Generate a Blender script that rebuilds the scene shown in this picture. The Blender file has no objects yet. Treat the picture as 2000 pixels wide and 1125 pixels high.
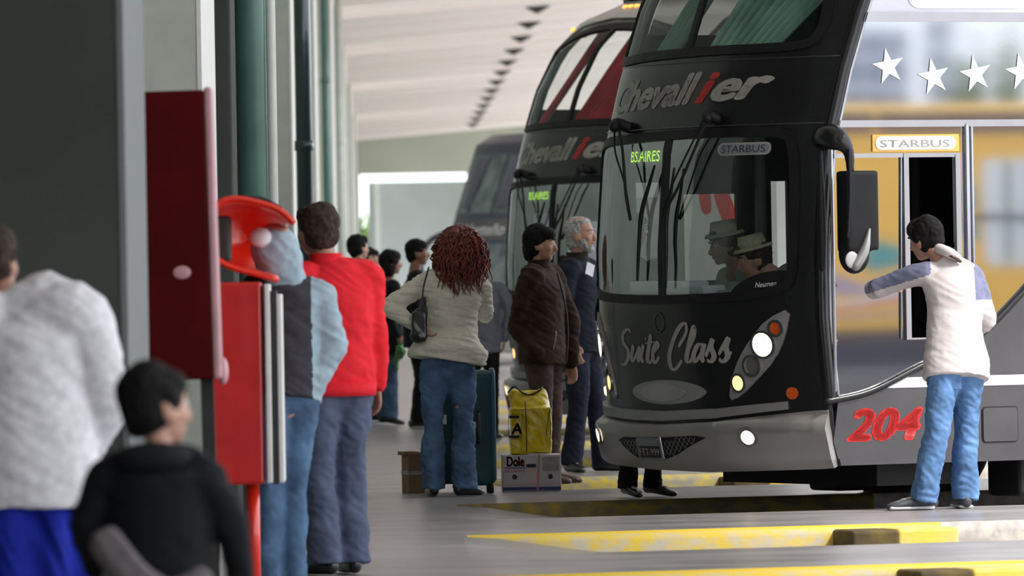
import bpy, bmesh, math, random
from mathutils import Vector, Matrix, noise
random.seed(7)
R = math.radians
scene = bpy.context.scene
col = scene.collection

# ------------------------------------------------------------------ camera
FPX = 15000.0
cam_data = bpy.data.cameras.new('camera'); cam = bpy.data.objects.new('camera', cam_data); col.objects.link(cam)
cam_data.sensor_width = 36.0; cam_data.lens = 36.0 * FPX / 2000.0
cam_data.clip_start = 0.5; cam_data.clip_end = 3000
yaw, pitch, roll = R(.955), -11.5 / FPX, R(1.0)
f = Vector((math.sin(yaw) * math.cos(pitch), math.cos(yaw) * math.cos(pitch), math.sin(pitch)))
r0 = Vector((math.cos(yaw), -math.sin(yaw), 0)); u0 = r0.cross(f)
rr = r0 * math.cos(roll) - u0 * math.sin(roll); uu = u0 * math.cos(roll) + r0 * math.sin(roll)
M = Matrix(((rr.x, uu.x, -f.x, 0), (rr.y, uu.y, -f.y, 0), (rr.z, uu.z, -f.z, 1.35), (0, 0, 0, 1)))
cam.matrix_world = M
cam_data.dof.use_dof = True; cam_data.dof.focus_distance = 45.5
cam_data.dof.aperture_fstop = 270 / 44.0
scene.camera = cam

# ------------------------------------------------------------------ light
world = bpy.data.worlds.new('sky'); scene.world = world; world.use_nodes = True
nt = world.node_tree; nt.nodes.clear()
tc = nt.nodes.new('ShaderNodeTexCoord'); sep = nt.nodes.new('ShaderNodeSeparateXYZ')
ramp = nt.nodes.new('ShaderNodeValToRGB'); bg = nt.nodes.new('ShaderNodeBackground'); out = nt.nodes.new('ShaderNodeOutputWorld')
nt.links.new(tc.outputs['Generated'], sep.inputs[0]); nt.links.new(sep.outputs['Z'], ramp.inputs[0])
e = ramp.color_ramp.elements
e[0].position = 0.0; e[0].color = (.86, .9, .96, 1); e[1].position = 1.0; e[1].color = (.8, .87, 1, 1)
nt.links.new(ramp.outputs[0], bg.inputs[0]); bg.inputs[1].default_value = 2.3
nt.links.new(bg.outputs[0], out.inputs[0])
sd = bpy.data.lights.new('sun', 'SUN'); sd.energy = 6.5; sd.angle = R(14); sd.color = (1, .95, .88)
sun = bpy.data.objects.new('sun', sd); col.objects.link(sun)
sun.rotation_euler = Vector((-.55, .33, -.77)).to_track_quat('-Z', 'Y').to_euler()
vs = scene.view_settings
vs.view_transform = 'Standard'; vs.look = 'None'; vs.gamma = 1; vs.use_curve_mapping = False; vs.exposure = 0.3

# ------------------------------------------------------------------ materials
def mat(name, c, rough=.7, metal=0., coat=0., nz=.0, nscale=8., c2=None, stretch=(1, 1, 1), bump=0., bscale=60., bdist=.004, emit=None, estr=0., spec=.5, sheen=0.):
    m = bpy.data.materials.new(name); m.use_nodes = True
    n = m.node_tree; L = n.links; b = n.nodes['Principled BSDF']
    b.inputs['Base Color'].default_value = (*c, 1); b.inputs['Roughness'].default_value = rough
    b.inputs['Metallic'].default_value = metal; b.inputs['Coat Weight'].default_value = coat
    b.inputs['Coat Roughness'].default_value = .05
    b.inputs['Specular IOR Level'].default_value = spec
    if sheen: b.inputs['Sheen Weight'].default_value = sheen
    t = n.nodes.new('ShaderNodeTexCoord'); mp = n.nodes.new('ShaderNodeMapping'); mp.inputs['Scale'].default_value = stretch
    L.new(t.outputs['Object'], mp.inputs[0])
    if nz > 0 or c2:
        x = n.nodes.new('ShaderNodeTexNoise'); x.inputs['Scale'].default_value = nscale; x.inputs['Detail'].default_value = 5
        L.new(mp.outputs[0], x.inputs['Vector'])
        mx = n.nodes.new('ShaderNodeMix'); mx.data_type = 'RGBA'
        d = c2 if c2 else tuple(max(0, v * (1 - nz)) for v in c)
        u = c if c2 else tuple(min(1, v * (1 + nz)) for v in c)
        mx.inputs[6].default_value = (*d, 1); mx.inputs[7].default_value = (*u, 1)
        rp = n.nodes.new('ShaderNodeValToRGB'); rp.color_ramp.elements[0].position = .36; rp.color_ramp.elements[1].position = .64
        L.new(x.outputs[0], rp.inputs[0]); L.new(rp.outputs[0], mx.inputs[0]); L.new(mx.outputs[2], b.inputs['Base Color'])
    if bump > 0:
        y = n.nodes.new('ShaderNodeTexNoise'); y.inputs['Scale'].default_value = bscale; y.inputs['Detail'].default_value = 4
        L.new(mp.outputs[0], y.inputs['Vector'])
        bp = n.nodes.new('ShaderNodeBump'); bp.inputs['Strength'].default_value = bump; bp.inputs['Distance'].default_value = bdist
        L.new(y.outputs[0], bp.inputs['Height']); L.new(bp.outputs[0], b.inputs['Normal'])
    if emit: b.inputs['Emission Color'].default_value = (*emit, 1); b.inputs['Emission Strength'].default_value = estr
    return m

def glass_mat(name, tint, refl=.12, rough=.01, wav=0.):
    m = bpy.data.materials.new(name); m.use_nodes = True
    n = m.node_tree; L = n.links; n.nodes.clear()
    o = n.nodes.new('ShaderNodeOutputMaterial'); mx = n.nodes.new('ShaderNodeMixShader')
    tr = n.nodes.new('ShaderNodeBsdfTransparent'); gl = n.nodes.new('ShaderNodeBsdfGlossy'); fr = n.nodes.new('ShaderNodeFresnel'); fr.inputs[0].default_value = 1.5
    ma = n.nodes.new('ShaderNodeMath'); ma.operation = 'ADD'; ma.inputs[1].default_value = refl; ma.use_clamp = True
    tr.inputs[0].default_value = (*tint, 1); gl.inputs['Roughness'].default_value = rough; gl.inputs[0].default_value = (.9, .95, .95, 1)
    mu = n.nodes.new('ShaderNodeMath'); mu.operation = 'MULTIPLY'; mu.inputs[1].default_value = .45; L.new(fr.outputs[0], mu.inputs[0]); L.new(mu.outputs[0], ma.inputs[0]); L.new(ma.outputs[0], mx.inputs[0]); L.new(tr.outputs[0], mx.inputs[1]); L.new(gl.outputs[0], mx.inputs[2]); L.new(mx.outputs[0], o.inputs[0])
    return m

Mt = {}
Mt['floor'] = mat('terrazzo', (.30, .285, .28), .30, nz=.0, c2=(.19, .18, .175), nscale=2.2, stretch=(.5, .9, 1), bump=.25, bscale=4, bdist=.01)
Mt['lane'] = mat('lane_concrete', (.30, .295, .30), .38, c2=(.19, .185, .185), nscale=1.4, stretch=(.4, 2.2, 1), bump=.2, bscale=8)
Mt['yard'] = mat('yard_concrete', (.42, .41, .40), .8, nz=.15, nscale=.2)
Mt['yellow'] = mat('kerb_yellow', (.60, .44, .06), .7, c2=(.42, .37, .25), nscale=3.2, stretch=(1, 1, 2.2), bump=.5, bscale=30)
Mt['asphalt'] = mat('asphalt', (.035, .035, .04), 1., nz=.3, nscale=.15, spec=.05)
Mt['kerbpaint'] = mat('kerb_paint', (.62, .44, .035), .7, c2=(.46, .41, .30), nscale=11, stretch=(.7, 2, 1.6), bump=.5, bscale=30)
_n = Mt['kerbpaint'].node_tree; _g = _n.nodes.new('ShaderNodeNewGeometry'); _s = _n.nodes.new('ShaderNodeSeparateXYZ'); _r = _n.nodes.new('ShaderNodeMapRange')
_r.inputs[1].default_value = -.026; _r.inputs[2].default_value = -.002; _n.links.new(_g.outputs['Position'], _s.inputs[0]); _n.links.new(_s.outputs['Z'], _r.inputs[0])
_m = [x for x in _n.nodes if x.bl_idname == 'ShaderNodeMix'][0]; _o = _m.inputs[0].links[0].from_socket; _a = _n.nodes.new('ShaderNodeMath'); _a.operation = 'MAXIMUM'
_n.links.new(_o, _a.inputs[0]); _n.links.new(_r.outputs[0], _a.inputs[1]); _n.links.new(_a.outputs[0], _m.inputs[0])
Mt['kerbdark'] = mat('kerb_paint_dirty_shaded', (.20, .145, .015), .8, c2=(.085, .075, .055), nscale=9, stretch=(.8, 2, 1.6), bump=.5, bscale=30)  # dirt plus the shade under the coach, both mixed into the paint colour
Mt['kerbflake'] = mat('kerb_paint_flaked', (.50, .38, .04), .8, c2=(.27, .26, .21), nscale=9, stretch=(.8, 2, 1.6), bump=.5, bscale=30)
Mt['kerbgrey'] = mat('kerb_concrete', (.42, .38, .34), .85, c2=(.28, .26, .25), nscale=14, bump=.5, bscale=40)
Mt['kerbwhite'] = mat('kerb_worn', (.6, .53, .33), .8, c2=(.5, .38, .06), nscale=6, bump=.5, bscale=30)
Mt['stop'] = mat('wheel_stop_shade', (.05, .035, .01), .8, c2=(.11, .075, .012), nscale=10)  # shadow on the block's end face, put in as a dark colour
Mt['ceil'] = mat('ceiling_plaster', (.90, .825, .785), .9, c2=(.83, .755, .715), nscale=.16, stretch=(.12, 1.3, 1), bump=.2, bscale=1)
Mt['wall'] = mat('wall_green', (.30, .33, .28), .85, nz=.14, nscale=.8)
Mt['wallfar'] = mat('wall_far', (.40, .42, .34), .85, nz=.06, nscale=.4)
Mt['door'] = mat('door_grey', (.46, .49, .475), .8, nz=.06, nscale=.4)
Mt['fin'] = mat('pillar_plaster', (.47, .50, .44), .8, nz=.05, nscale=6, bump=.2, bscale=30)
Mt['finshade'] = mat('pillar_shade', (.038, .046, .038), .85, c2=(.05, .057, .048), nscale=2)  # shade on the near pillars and walls is built into this dark colour
Mt['finedge'] = mat('pillar_edge_lit', (.70, .71, .66), .7, nz=.05, nscale=8)
Mt['finedge2'] = mat('pillar_edge_lit_grey', (.15, .165, .16), .7, nz=.05, nscale=8)
Mt['pipegreen'] = mat('pipe_green', (.07, .155, .13), .3, coat=.4, nz=.15, nscale=3)
Mt['pipedark'] = mat('pipe_dark', (.02, .045, .045), .25, coat=.5, nz=.2, nscale=3)
Mt['pipewhite'] = mat('pipe_white', (.6, .64, .6), .4, nz=.05)
Mt['dark'] = mat('dark_metal', (.02, .02, .02), .6, nz=.2)
Mt['red'] = mat('booth_red', (.62, .012, .012), .3, coat=.4, nz=.1, nscale=4)
Mt['redpanel'] = mat('panel_red', (.075, .001, .002), .6, spec=.1, nz=.15, nscale=3)
Mt['hoodred'] = mat('hood_red', (.85, .03, .012), .28, coat=.6, nz=.06, nscale=2)
Mt['pinkedge'] = mat('panel_edge_lit', (.55, .30, .32), .3, nz=.1)
Mt['white'] = mat('white_paint', (.8, .78, .74), .5, nz=.04)
Mt['black'] = mat('bus_black', (.012, .012, .013), .22, coat=.12, nz=.15, nscale=3, spec=.4)
Mt['blackmat'] = mat('rubber_black', (.008, .008, .009), .55, nz=.2, spec=.3)
Mt['charcoal'] = mat('bus_charcoal', (.085, .082, .09), .22, metal=.55, nz=.08, nscale=3)
Mt['silver'] = mat('bumper_silver', (.42, .41, .39), .30, metal=.6, nz=.05, nscale=3)
Mt['silver2'] = mat('pod_silver', (.36, .36, .35), .4, metal=.5, nz=.04)
Mt['chrome'] = mat('chrome', (.36, .36, .39), .22, metal=1., nz=.03)
Mt['lilac'] = mat('roof_panel', (.72, .72, .80), .25, coat=.5, nz=.02)
Mt['mirror'] = mat('side_glass', (.42, .43, .45), .03, metal=1., bump=.1, bscale=1.6, bdist=.004)
Mt['mirror2'] = mat('door_glass', (.52, .52, .53), .03, metal=1., bump=.1, bscale=1.6, bdist=.004)
for _k in ('mirror', 'mirror2'):
    for _x in Mt[_k].node_tree.nodes:
        if _x.bl_idname == 'ShaderNodeTexNoise': _x.inputs['Detail'].default_value = 0; _x.inputs['Scale'].default_value = .9
Mt['mirrortop'] = mat('upper_side_glass', (.7, .74, .8), .05, metal=1., nz=.02)
Mt['glass'] = glass_mat('windscreen_glass', (.90, .97, .95), .02)
Mt['glassg'] = glass_mat('upper_glass', (.80, .87, .85), .025)
Mt['lens'] = mat('lamp_lens', (.9, .8, .6), .2, emit=(1, .80, .50), estr=2.6)
Mt['lens2'] = mat('lamp_lens_warm', (.9, .6, .3), .2, emit=(1, .52, .20), estr=1.7)
Mt['halo'] = mat('lamp_reflector', (.5, .47, .42), .2, metal=.9, nz=.05)
Mt['amber'] = mat('amber_lens', (.6, .09, .01), .25, nz=.2, nscale=60, coat=.5)
Mt['amberlit'] = mat('amber_lit', (.9, .3, .03), .25, emit=(1, .33, .04), estr=2.6)
Mt['led'] = mat('led_green', (.3, .6, .02), .5, emit=(.55, 1, .05), estr=1.2)
Mt['letter'] = mat('letter_grey', (.36, .345, .315), .45, nz=.05)
Mt['letterwhite'] = mat('letter_white', (.75, .75, .76), .4, nz=.02)
Mt['letterred'] = mat('letter_red', (.50, .018, .018), .4, nz=.05)
Mt['numred'] = mat('number_red', (.62, .012, .012), .45, nz=.05)
Mt['star'] = mat('star_white', (.93, .93, .95), .4, nz=.01)
Mt['inner'] = mat('cab_dark', (.03, .032, .034), .7, nz=.2)
Mt['innerlight'] = mat('cab_grey', (.22, .24, .25), .6, nz=.1)
Mt['seat'] = mat('seat_fabric', (.03, .05, .055), .8, nz=.2)
Mt['seattop'] = mat('seat_headcover', (.28, .20, .09), .8, nz=.1)
Mt['curtgreen'] = mat('curtain_green', (.28, .47, .38), .8, nz=.2, nscale=4)
Mt['curtred'] = mat('curtain_red', (.62, .02, .04), .75, nz=.2, nscale=4)
Mt['tyre'] = mat('tyre', (.015, .015, .015), .8, nz=.3, nscale=20)
Mt['rim'] = mat('wheel_rim', (.3, .3, .3), .4, metal=.8, nz=.1)
Mt['coachwhite'] = mat('coach_white', (.82, .83, .82), .4, coat=.4, nz=.03)
Mt['coachred'] = mat('coach_red', (.8, .05, .04), .4, nz=.05)
Mt['coachglass'] = mat('coach_glass', (.06, .07, .08), .08, nz=.2, coat=.4)
Mt['coachyellow'] = mat('coach_yellow', (.90, .52, .10), .4, nz=.05)
Mt['teal'] = mat('coach_teal', (.03, .33, .38), .4, nz=.05)
Mt['mauve'] = mat('coach_mauve', (.36, .32, .5), .4, nz=.05)
Mt['navy'] = mat('coach_navy', (.035, .04, .065), .4, coat=.3, nz=.1)
Mt['buildwhite'] = mat('building_white', (.62, .64, .68), .8, nz=.05)
Mt['buildglass'] = mat('building_glass', (.05, .07, .12), .4, nz=.4, nscale=.2)
Mt['leaf'] = mat('leaf', (.20, .30, .07), .8, c2=(.10, .16, .05), nscale=3)
Mt['bark'] = mat('bark', (.12, .09, .06), .9, nz=.3)
Mt['skin'] = mat('skin', (.50, .27, .19), .5, nz=.08, nscale=12, bump=.1, bscale=80)
Mt['skindark'] = mat('skin_tan', (.36, .18, .12), .5, nz=.08, nscale=12)
Mt['lip'] = mat('lip', (.38, .13, .11), .5, nz=.1)
Mt['eye'] = mat('eye_white', (.6, .58, .55), .3, nz=.02)
Mt['iris'] = mat('iris', (.02, .012, .01), .2, nz=.02)
Mt['hairblack'] = mat('hair_black', (.010, .009, .009), .75, nz=.4, nscale=50, bump=.6, bscale=120, stretch=(1, 1, .25), spec=.15)
Mt['hairbrown'] = mat('hair_brown', (.045, .030, .024), .75, nz=.4, nscale=50, bump=.6, bscale=120, spec=.15)
Mt['hairgrey'] = mat('hair_grey', (.36, .35, .34), .6, nz=.35, nscale=60, bump=.6, bscale=120)
Mt['hairred'] = mat('hair_red', (.15, .022, .010), .38, nz=.55, nscale=26)
def cloth(name, c, nz=.1, rough=.85, c2=None, nscale=30, **k):
    Mt[name] = mat(name, c, rough, nz=nz, c2=c2, nscale=nscale, bump=.35, bscale=140, bdist=.002, spec=.25, **k)
cloth('knit_white', (.74, .74, .76)); cloth('skirt_blue', (.008, .018, .30)); cloth('hoodie_black', (.008, .009, .012))
cloth('pack_grey', (.16, .14, .145)); cloth('vest_grey', (.045, .042, .052)); cloth('sleeve_blue', (.34, .44, .50))
cloth('denim', (.075, .14, .24), .3, nscale=9); cloth('denim_light', (.095, .19, .37), .3, nscale=7); cloth('denim_dark', (.05, .085, .14), .3, nscale=9)
cloth('slate', (.085, .105, .165), .15, nscale=8); cloth('red_sweater', (.74, .018, .03), .05); cloth('jacket_cream', (.68, .65, .55), .05)
cloth('suede', (.040, .020, .012), .4, nscale=6); cloth('trouser_brown', (.085, .055, .048), .15); cloth('navy_knit', (.010, .013, .024)); cloth('navy_trouser', (.015, .018, .036), .15)
cloth('black_cloth', (.007, .007, .009)); cloth('brown_dark', (.03, .024, .02)); cloth('grey_trouser', (.12, .115, .11), .3, nscale=10); cloth('sweat_grey', (.13, .14, .165))
cloth('fleece_pale', (.58, .53, .525), .04); cloth('fleece_blue', (.17, .18, .27), .1); cloth('shirt_grey', (.40, .42, .45), .1); cloth('shirt_green', (.34, .42, .34), .1)
cloth('hat_straw', (.52, .50, .36), .1); cloth('plaid', (.04, .05, .08), c2=(.12, .13, .16), nscale=18)
Mt['leather'] = mat('black_leather', (.012, .012, .013), .3, coat=.3, nz=.2)
Mt['brownleather'] = mat('brown_leather', (.06, .03, .02), .4, nz=.2)
Mt['shoegrey'] = mat('shoe_grey', (.035, .04, .05), .5, nz=.3); Mt['shoewhite'] = mat('shoe_white', (.6, .6, .6), .5, nz=.05)
Mt['case'] = mat('suitcase_teal', (.012, .055, .07), .6, nz=.15, nscale=10, bump=.3, bscale=90)
Mt['casetrim'] = mat('suitcase_trim', (.03, .13, .16), .45, nz=.1)
Mt['yellowbag'] = mat('yellow_plastic', (.80, .60, .0), .16, coat=.6, nz=.06, nscale=3, bump=.9, bscale=5, bdist=.035)
Mt['card'] = mat('cardboard', (.24, .15, .085), .85, nz=.12, nscale=5)
Mt['boxwhite'] = mat('box_white', (.56, .54, .56), .75, nz=.06, nscale=5)
Mt['boxblue'] = mat('print_blue', (.04, .05, .18), .7, nz=.05); Mt['boxred'] = mat('print_red', (.62, .03, .05), .7, nz=.05); Mt['boxpink'] = mat('print_pink', (.55, .25, .25), .7, nz=.05)
Mt['paper'] = mat('paper', (.8, .82, .86), .7, nz=.02); Mt['greenbag'] = mat('green_bag', (.04, .18, .03), .3, nz=.5, nscale=14, coat=.4)

# ------------------------------------------------------------------ helpers
def link(name, me, m=None, parent=None, smooth=False):
    o = bpy.data.objects.new(name, me); col.objects.link(o)
    if m is not None: me.materials.append(Mt[m] if isinstance(m, str) else m)
    if parent is not None: o.parent = parent
    if smooth:
        for p in me.polygons: p.use_smooth = True
    return o
def tag(o, label=None, cat=None, group=None, kind=None):
    if label: o['label'] = label
    if cat: o['category'] = cat
    if group: o['group'] = group
    if kind: o['kind'] = kind
    return o
def empty(name, loc=(0, 0, 0), rz=0.):
    o = bpy.data.objects.new(name, None); col.objects.link(o); o.location = loc; o.rotation_euler = (0, 0, rz); o.empty_display_size = .1
    return o
def thing(name, label, cat, loc=(0, 0, 0), rz=0., group=None):
    return tag(empty(name, loc, rz), label, cat, group)
def bmo(name, bm, m=None, parent=None, smooth=False, bevel=0.):
    bmesh.ops.recalc_face_normals(bm, faces=bm.faces)
    me = bpy.data.meshes.new(name); bm.to_mesh(me); bm.free()
    o = link(name, me, m, parent, smooth)
    if bevel:
        b = o.modifiers.new('bevel', 'BEVEL'); b.width = bevel; b.segments = 3; b.limit_method = 'ANGLE'
    return o
def box(bm, lo, hi, rot=None, ctr=None):
    r = bmesh.ops.create_cube(bm, size=1)['verts']
    for v in r:
        v.co = Vector(((lo[i] + hi[i]) / 2 + v.co[i] * (hi[i] - lo[i]) for i in range(3)))
        if rot: v.co = rot @ (v.co - Vector(ctr)) + Vector(ctr)
    return r
def BX(name, lo, hi, m, parent=None, bevel=0.):
    bm = bmesh.new(); box(bm, lo, hi); return bmo(name, bm, m, parent, bevel=bevel)
def catmull(P, n):
    out = []
    for i in range(len(P) - 1):
        p0, p1, p2, p3 = P[max(i - 1, 0)], P[i], P[i + 1], P[min(i + 2, len(P) - 1)]
        for k in range(n):
            t = k / n
            out.append([.5 * (2 * b + (c - a) * t + (2 * a - 5 * b + 4 * c - d) * t * t + (-a + 3 * b - 3 * c + d) * t ** 3) for a, b, c, d in zip(p0, p1, p2, p3)])
    out.append(list(P[-1])); return out
def tube(bm, pts, rad, seg=14, n=3, ref=(0, 1, 0), cap='round', capend=None):
    """loft of elliptical rings; rad = r or (r_along_ref, r_other)"""
    P = []
    for i, p in enumerate(pts):
        r = rad[i] if isinstance(rad, (list, tuple)) else rad
        a, b = r if isinstance(r, (list, tuple)) else (r, r)
        P.append([*p, a, b])
    if n > 1 and len(P) > 2: P = catmull(P, n)
    rings = []; ref = Vector(ref); N = len(P)
    for i in range(N):
        c = Vector(P[i][:3]); t = (Vector(P[min(i + 1, N - 1)][:3]) - Vector(P[max(i - 1, 0)][:3]))
        if t.length < 1e-7: t = Vector((0, 0, 1))
        t.normalize(); s = ref - t * ref.dot(t)
        if s.length < .15: s = Vector((1, 0, .3)) - t * t.dot(Vector((1, 0, .3)))
        s.normalize(); u = t.cross(s); rings.append((c, t, s, u, P[i][3], P[i][4]))
    full = []
    def dome(r, sgn):
        c, t, s, u, a, b = r; m = min(a, b); o = []
        for h, k in ((.45, .89), (.8, .6), (.95, .3)): o.append((c + t * sgn * m * h, t, s, u, a * k, b * k))
        return o
    cs = cap; ce = capend or cap
    if cs == 'round': full += list(reversed(dome(rings[0], -1)))
    full += rings
    if ce == 'round': full += dome(rings[-1], 1)
    prev = None; first = None
    for c, t, s, u, a, b in full:
        vs_ = [bm.verts.new(c + s * a * math.cos(2 * math.pi * k / seg) + u * b * math.sin(2 * math.pi * k / seg)) for k in range(seg)]
        if prev:
            for k in range(seg): bm.faces.new((prev[k], prev[(k + 1) % seg], vs_[(k + 1) % seg], vs_[k]))
        else: first = vs_
        prev = vs_
    bm.faces.new(list(reversed(first))); bm.faces.new(prev)
def ball(bm, c, r, sub=3, rot=None):
    vs_ = bmesh.ops.create_icosphere(bm, subdivisions=sub, radius=1)['verts']
    for v in vs_:
        p = Vector((v.co.x * r[0], v.co.y * r[1], v.co.z * r[2]))
        if rot: p = rot @ p
        v.co = p + Vector(c)
def remesh(name, bm, vox, m, parent, sm=4, wr=0., wscale=(7, 7, 3), seed=0., smooth_f=.5):
    bmesh.ops.recalc_face_normals(bm, faces=bm.faces)
    me = bpy.data.meshes.new('tmp'); bm.to_mesh(me); bm.free()
    o = bpy.data.objects.new('tmp', me); col.objects.link(o)
    rm = o.modifiers.new('r', 'REMESH'); rm.mode = 'VOXEL'; rm.voxel_size = vox
    if sm: s = o.modifiers.new('s', 'SMOOTH'); s.factor = smooth_f; s.iterations = sm
    dg = bpy.context.evaluated_depsgraph_get(); dg.update()
    nm = bpy.data.meshes.new_from_object(o.evaluated_get(dg))
    bpy.data.objects.remove(o); bpy.data.meshes.remove(me)
    nm.name = name
    if wr:
        no = [v.normal.copy() for v in nm.vertices]
        for v, q in zip(nm.vertices, no):
            c = v.co; p = Vector((c.x * wscale[0] + seed, c.y * wscale[1], c.z * wscale[2]))
            k = noise.noise(p); k2 = noise.noise(Vector((p.x * 2.1 + c.z * 9, p.y * 2.1, p.z * 3.2 + c.x * 7)) + Vector((5, 3, 1)))
            v.co += q * wr * (1.2 * k - 1.1 * abs(k2))
    return link(name, nm, m, parent, True)
# 2D polygon -> bmesh with subdivisions
def poly2(pts, step=.07, holes=()):
    bm = bmesh.new(); edges = []
    for loop in [pts] + list(holes):
        vs_ = [bm.verts.new((x, y, 0)) for x, y in loop]
        for i in range(len(vs_)): edges.append(bm.edges.new((vs_[i], vs_[(i + 1) % len(vs_)])))
    bmesh.ops.triangle_fill(bm, use_beauty=True, use_dissolve=False, edges=edges)
    cutgrid(bm, step); return bm
def cutgrid(bm, step):
    if not step: return
    for ax in (0, 1):
        lo = min(v.co[ax] for v in bm.verts); hi = max(v.co[ax] for v in bm.verts)
        k = math.floor(lo / step) + 1
        while k * step < hi - 1e-4:
            pl = [0, 0, 0]; pl[ax] = k * step; nn = [0, 0, 0]; nn[ax] = 1
            bmesh.ops.bisect_plane(bm, geom=list(bm.verts) + list(bm.edges) + list(bm.faces), plane_co=pl, plane_no=nn, dist=1e-6); k += 1
def mapped(name, bm, fn, off, m, parent, thick=0., smooth=True):
    """map flat (u,v) mesh on a surface fn(u,v,offset)"""
    if thick:
        be = [e_ for e_ in bm.edges if e_.is_boundary]
        ret = bmesh.ops.extrude_edge_only(bm, edges=be)['geom']
        low = {v for v in ret if isinstance(v, bmesh.types.BMVert)}
    else: low = set()
    for v in bm.verts: v.co = fn(v.co.x, v.co.y, off - (thick if v in low else 0))
    me = bpy.data.meshes.new(name); bm.to_mesh(me); bm.free()
    return link(name, me, m, parent, smooth and not thick)
def chaikin(P, it=2):
    for _ in range(it):
        Q = []
        for i in range(len(P)):
            a, b = P[i], P[(i + 1) % len(P)]
            Q += [(a[0] * .75 + b[0] * .25, a[1] * .75 + b[1] * .25), (a[0] * .25 + b[0] * .75, a[1] * .25 + b[1] * .75)]
        P = Q
    return P
def rrect(x0, y0, x1, y1, r, n=5):
    P = []
    for cx, cy, a in ((x1 - r, y1 - r, 0), (x0 + r, y1 - r, 90), (x0 + r, y0 + r, 180), (x1 - r, y0 + r, 270)):
        for k in range(n + 1): t = R(a + 90 * k / n); P.append((cx + r * math.cos(t), cy + r * math.sin(t)))
    return P
def ellipse(cx, cy, a, b, n=24): return [(cx + a * math.cos(2 * math.pi * k / n), cy + b * math.sin(2 * math.pi * k / n)) for k in range(n)]
def text_bm(s, size, bold=0., shear=0., x=0., y=0., sx=1., slope=0., flip=False, step=.06, fit=None):
    cu = bpy.data.curves.new('t', 'FONT'); cu.body = s; cu.size = size; cu.shear = shear; cu.resolution_u = 3
    o = bpy.data.objects.new('t', cu); col.objects.link(o)
    dg = bpy.context.evaluated_depsgraph_get(); dg.update()
    me = bpy.data.meshes.new_from_object(o.evaluated_get(dg)); bpy.data.objects.remove(o); bpy.data.curves.remove(cu)
    bm = bmesh.new()
    offs = [(0, 0)] if bold <= .002 else [(bold * math.cos(a), bold * .7 * math.sin(a)) for a in [2 * math.pi * k / 8 for k in range(8)]]
    for dx, dy in offs:
        for v in me.vertices: v.co.x += dx; v.co.y += dy
        bm.from_mesh(me)
        for v in me.vertices: v.co.x -= dx; v.co.y -= dy
    bpy.data.meshes.remove(me)
    if fit:
        lo = min(v.co.x for v in bm.verts); hi = max(v.co.x for v in bm.verts); sx = fit / (hi - lo)
        for v in bm.verts: v.co.x -= lo
    for v in bm.verts:
        X = v.co.x * sx; v.co = Vector((x + (-X if flip else X), y + v.co.y + slope * X, 0))
    cutgrid(bm, step); return bm
def ribbon(strokes, w):
    bm = bmesh.new()
    for st in strokes:
        P = catmull([list(p) for p in st], 5) if len(st) > 2 else [list(p) for p in st]
        L_ = []; N = len(P)
        for i in range(N):
            t = Vector((P[min(i + 1, N - 1)][0] - P[max(i - 1, 0)][0], P[min(i + 1, N - 1)][1] - P[max(i - 1, 0)][1]))
            if t.length < 1e-6: t = Vector((1, 0))
            t.normalize(); ww = w * (.55 + .9 * abs(t.y)) * (.6 if i in (0, N - 1) else 1)
            nx, ny = -t.y * ww * .5, t.x * ww * .5
            # broad-nib pen: never thinner than a third
            L_.append((bm.verts.new((P[i][0] + nx * 1.0 + ww * .12, P[i][1] + ny, 0)), bm.verts.new((P[i][0] - nx - ww * .12, P[i][1] - ny, 0))))
        for a, b in zip(L_, L_[1:]): bm.faces.new((a[0], a[1], b[1], b[0]))
    return bm

# ------------------------------------------------------------------ station building
def struct(o): o['kind'] = 'structure'; return o
TS = math.tan(R(17)); PERIOD = 5.75; Y0 = 40.85
def kerbY(k, X, w=0.): return Y0 + PERIOD * k + (X - .4) * TS + w
LZ = -.12
def laneZ(X): 
    t = max(0, min(1, (X - .42) / 1.0)); return LZ * (t * t * (3 - 2 * t)) ** .8
# platform (left of the bays) and the raised fingers between bays, one continuous floor with the lanes sunk into it
bm = bmesh.new()
def quad(bm, a, b, c, d): return bm.faces.new([bm.verts.new(p) for p in (a, b, c, d)])
ys = [-70 + 8 * i for i in range(50)]
for a, b in zip(ys, ys[1:]): quad(bm, (-3.2, a, 0), (.4, a, 0), (.4, b, 0), (-3.2, b, 0))
Xs = [.4 + .2 * i for i in range(8)] + [2.2, 3, 4, 6, 9, 13]
KS = range(-4, 48)
for k in KS:
    for xa, xb in zip(Xs, Xs[1:]):
        quad(bm, (xa, kerbY(k, xa), 0), (xb, kerbY(k, xb), 0), (xb, kerbY(k, xb, 2.85), 0), (xa, kerbY(k, xa, 2.85), 0))
        quad(bm, (xa, kerbY(k, xa, 2.85), 0), (xb, kerbY(k, xb, 2.85), 0), (xb, kerbY(k, xb, 2.85), laneZ(xb)), (xa, kerbY(k, xa, 2.85), laneZ(xa)))
        quad(bm, (xa, kerbY(k, xa), laneZ(xa) - .03), (xb, kerbY(k, xb), laneZ(xb) - .03), (xb, kerbY(k, xb), 0), (xa, kerbY(k, xa), 0))
quad(bm, (.4, -70, 0), (13, -70, 0), (13, kerbY(-4, 13), 0), (.4, kerbY(-4, .4), 0))
struct(bmo('floor', bm, 'floor'))
bm = bmesh.new()
for k in range(-5, 47):
    for xa, xb in zip(Xs, Xs[1:]):
        quad(bm, (xa, kerbY(k, xa, 2.85), laneZ(xa)), (xb, kerbY(k, xb, 2.85), laneZ(xb)), (xb, kerbY(k + 1, xb, .02), laneZ(xb)), (xa, kerbY(k + 1, xa, .02), laneZ(xa)))
tag(struct(bmo('lane_floor', bm, 'floor')))
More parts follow.
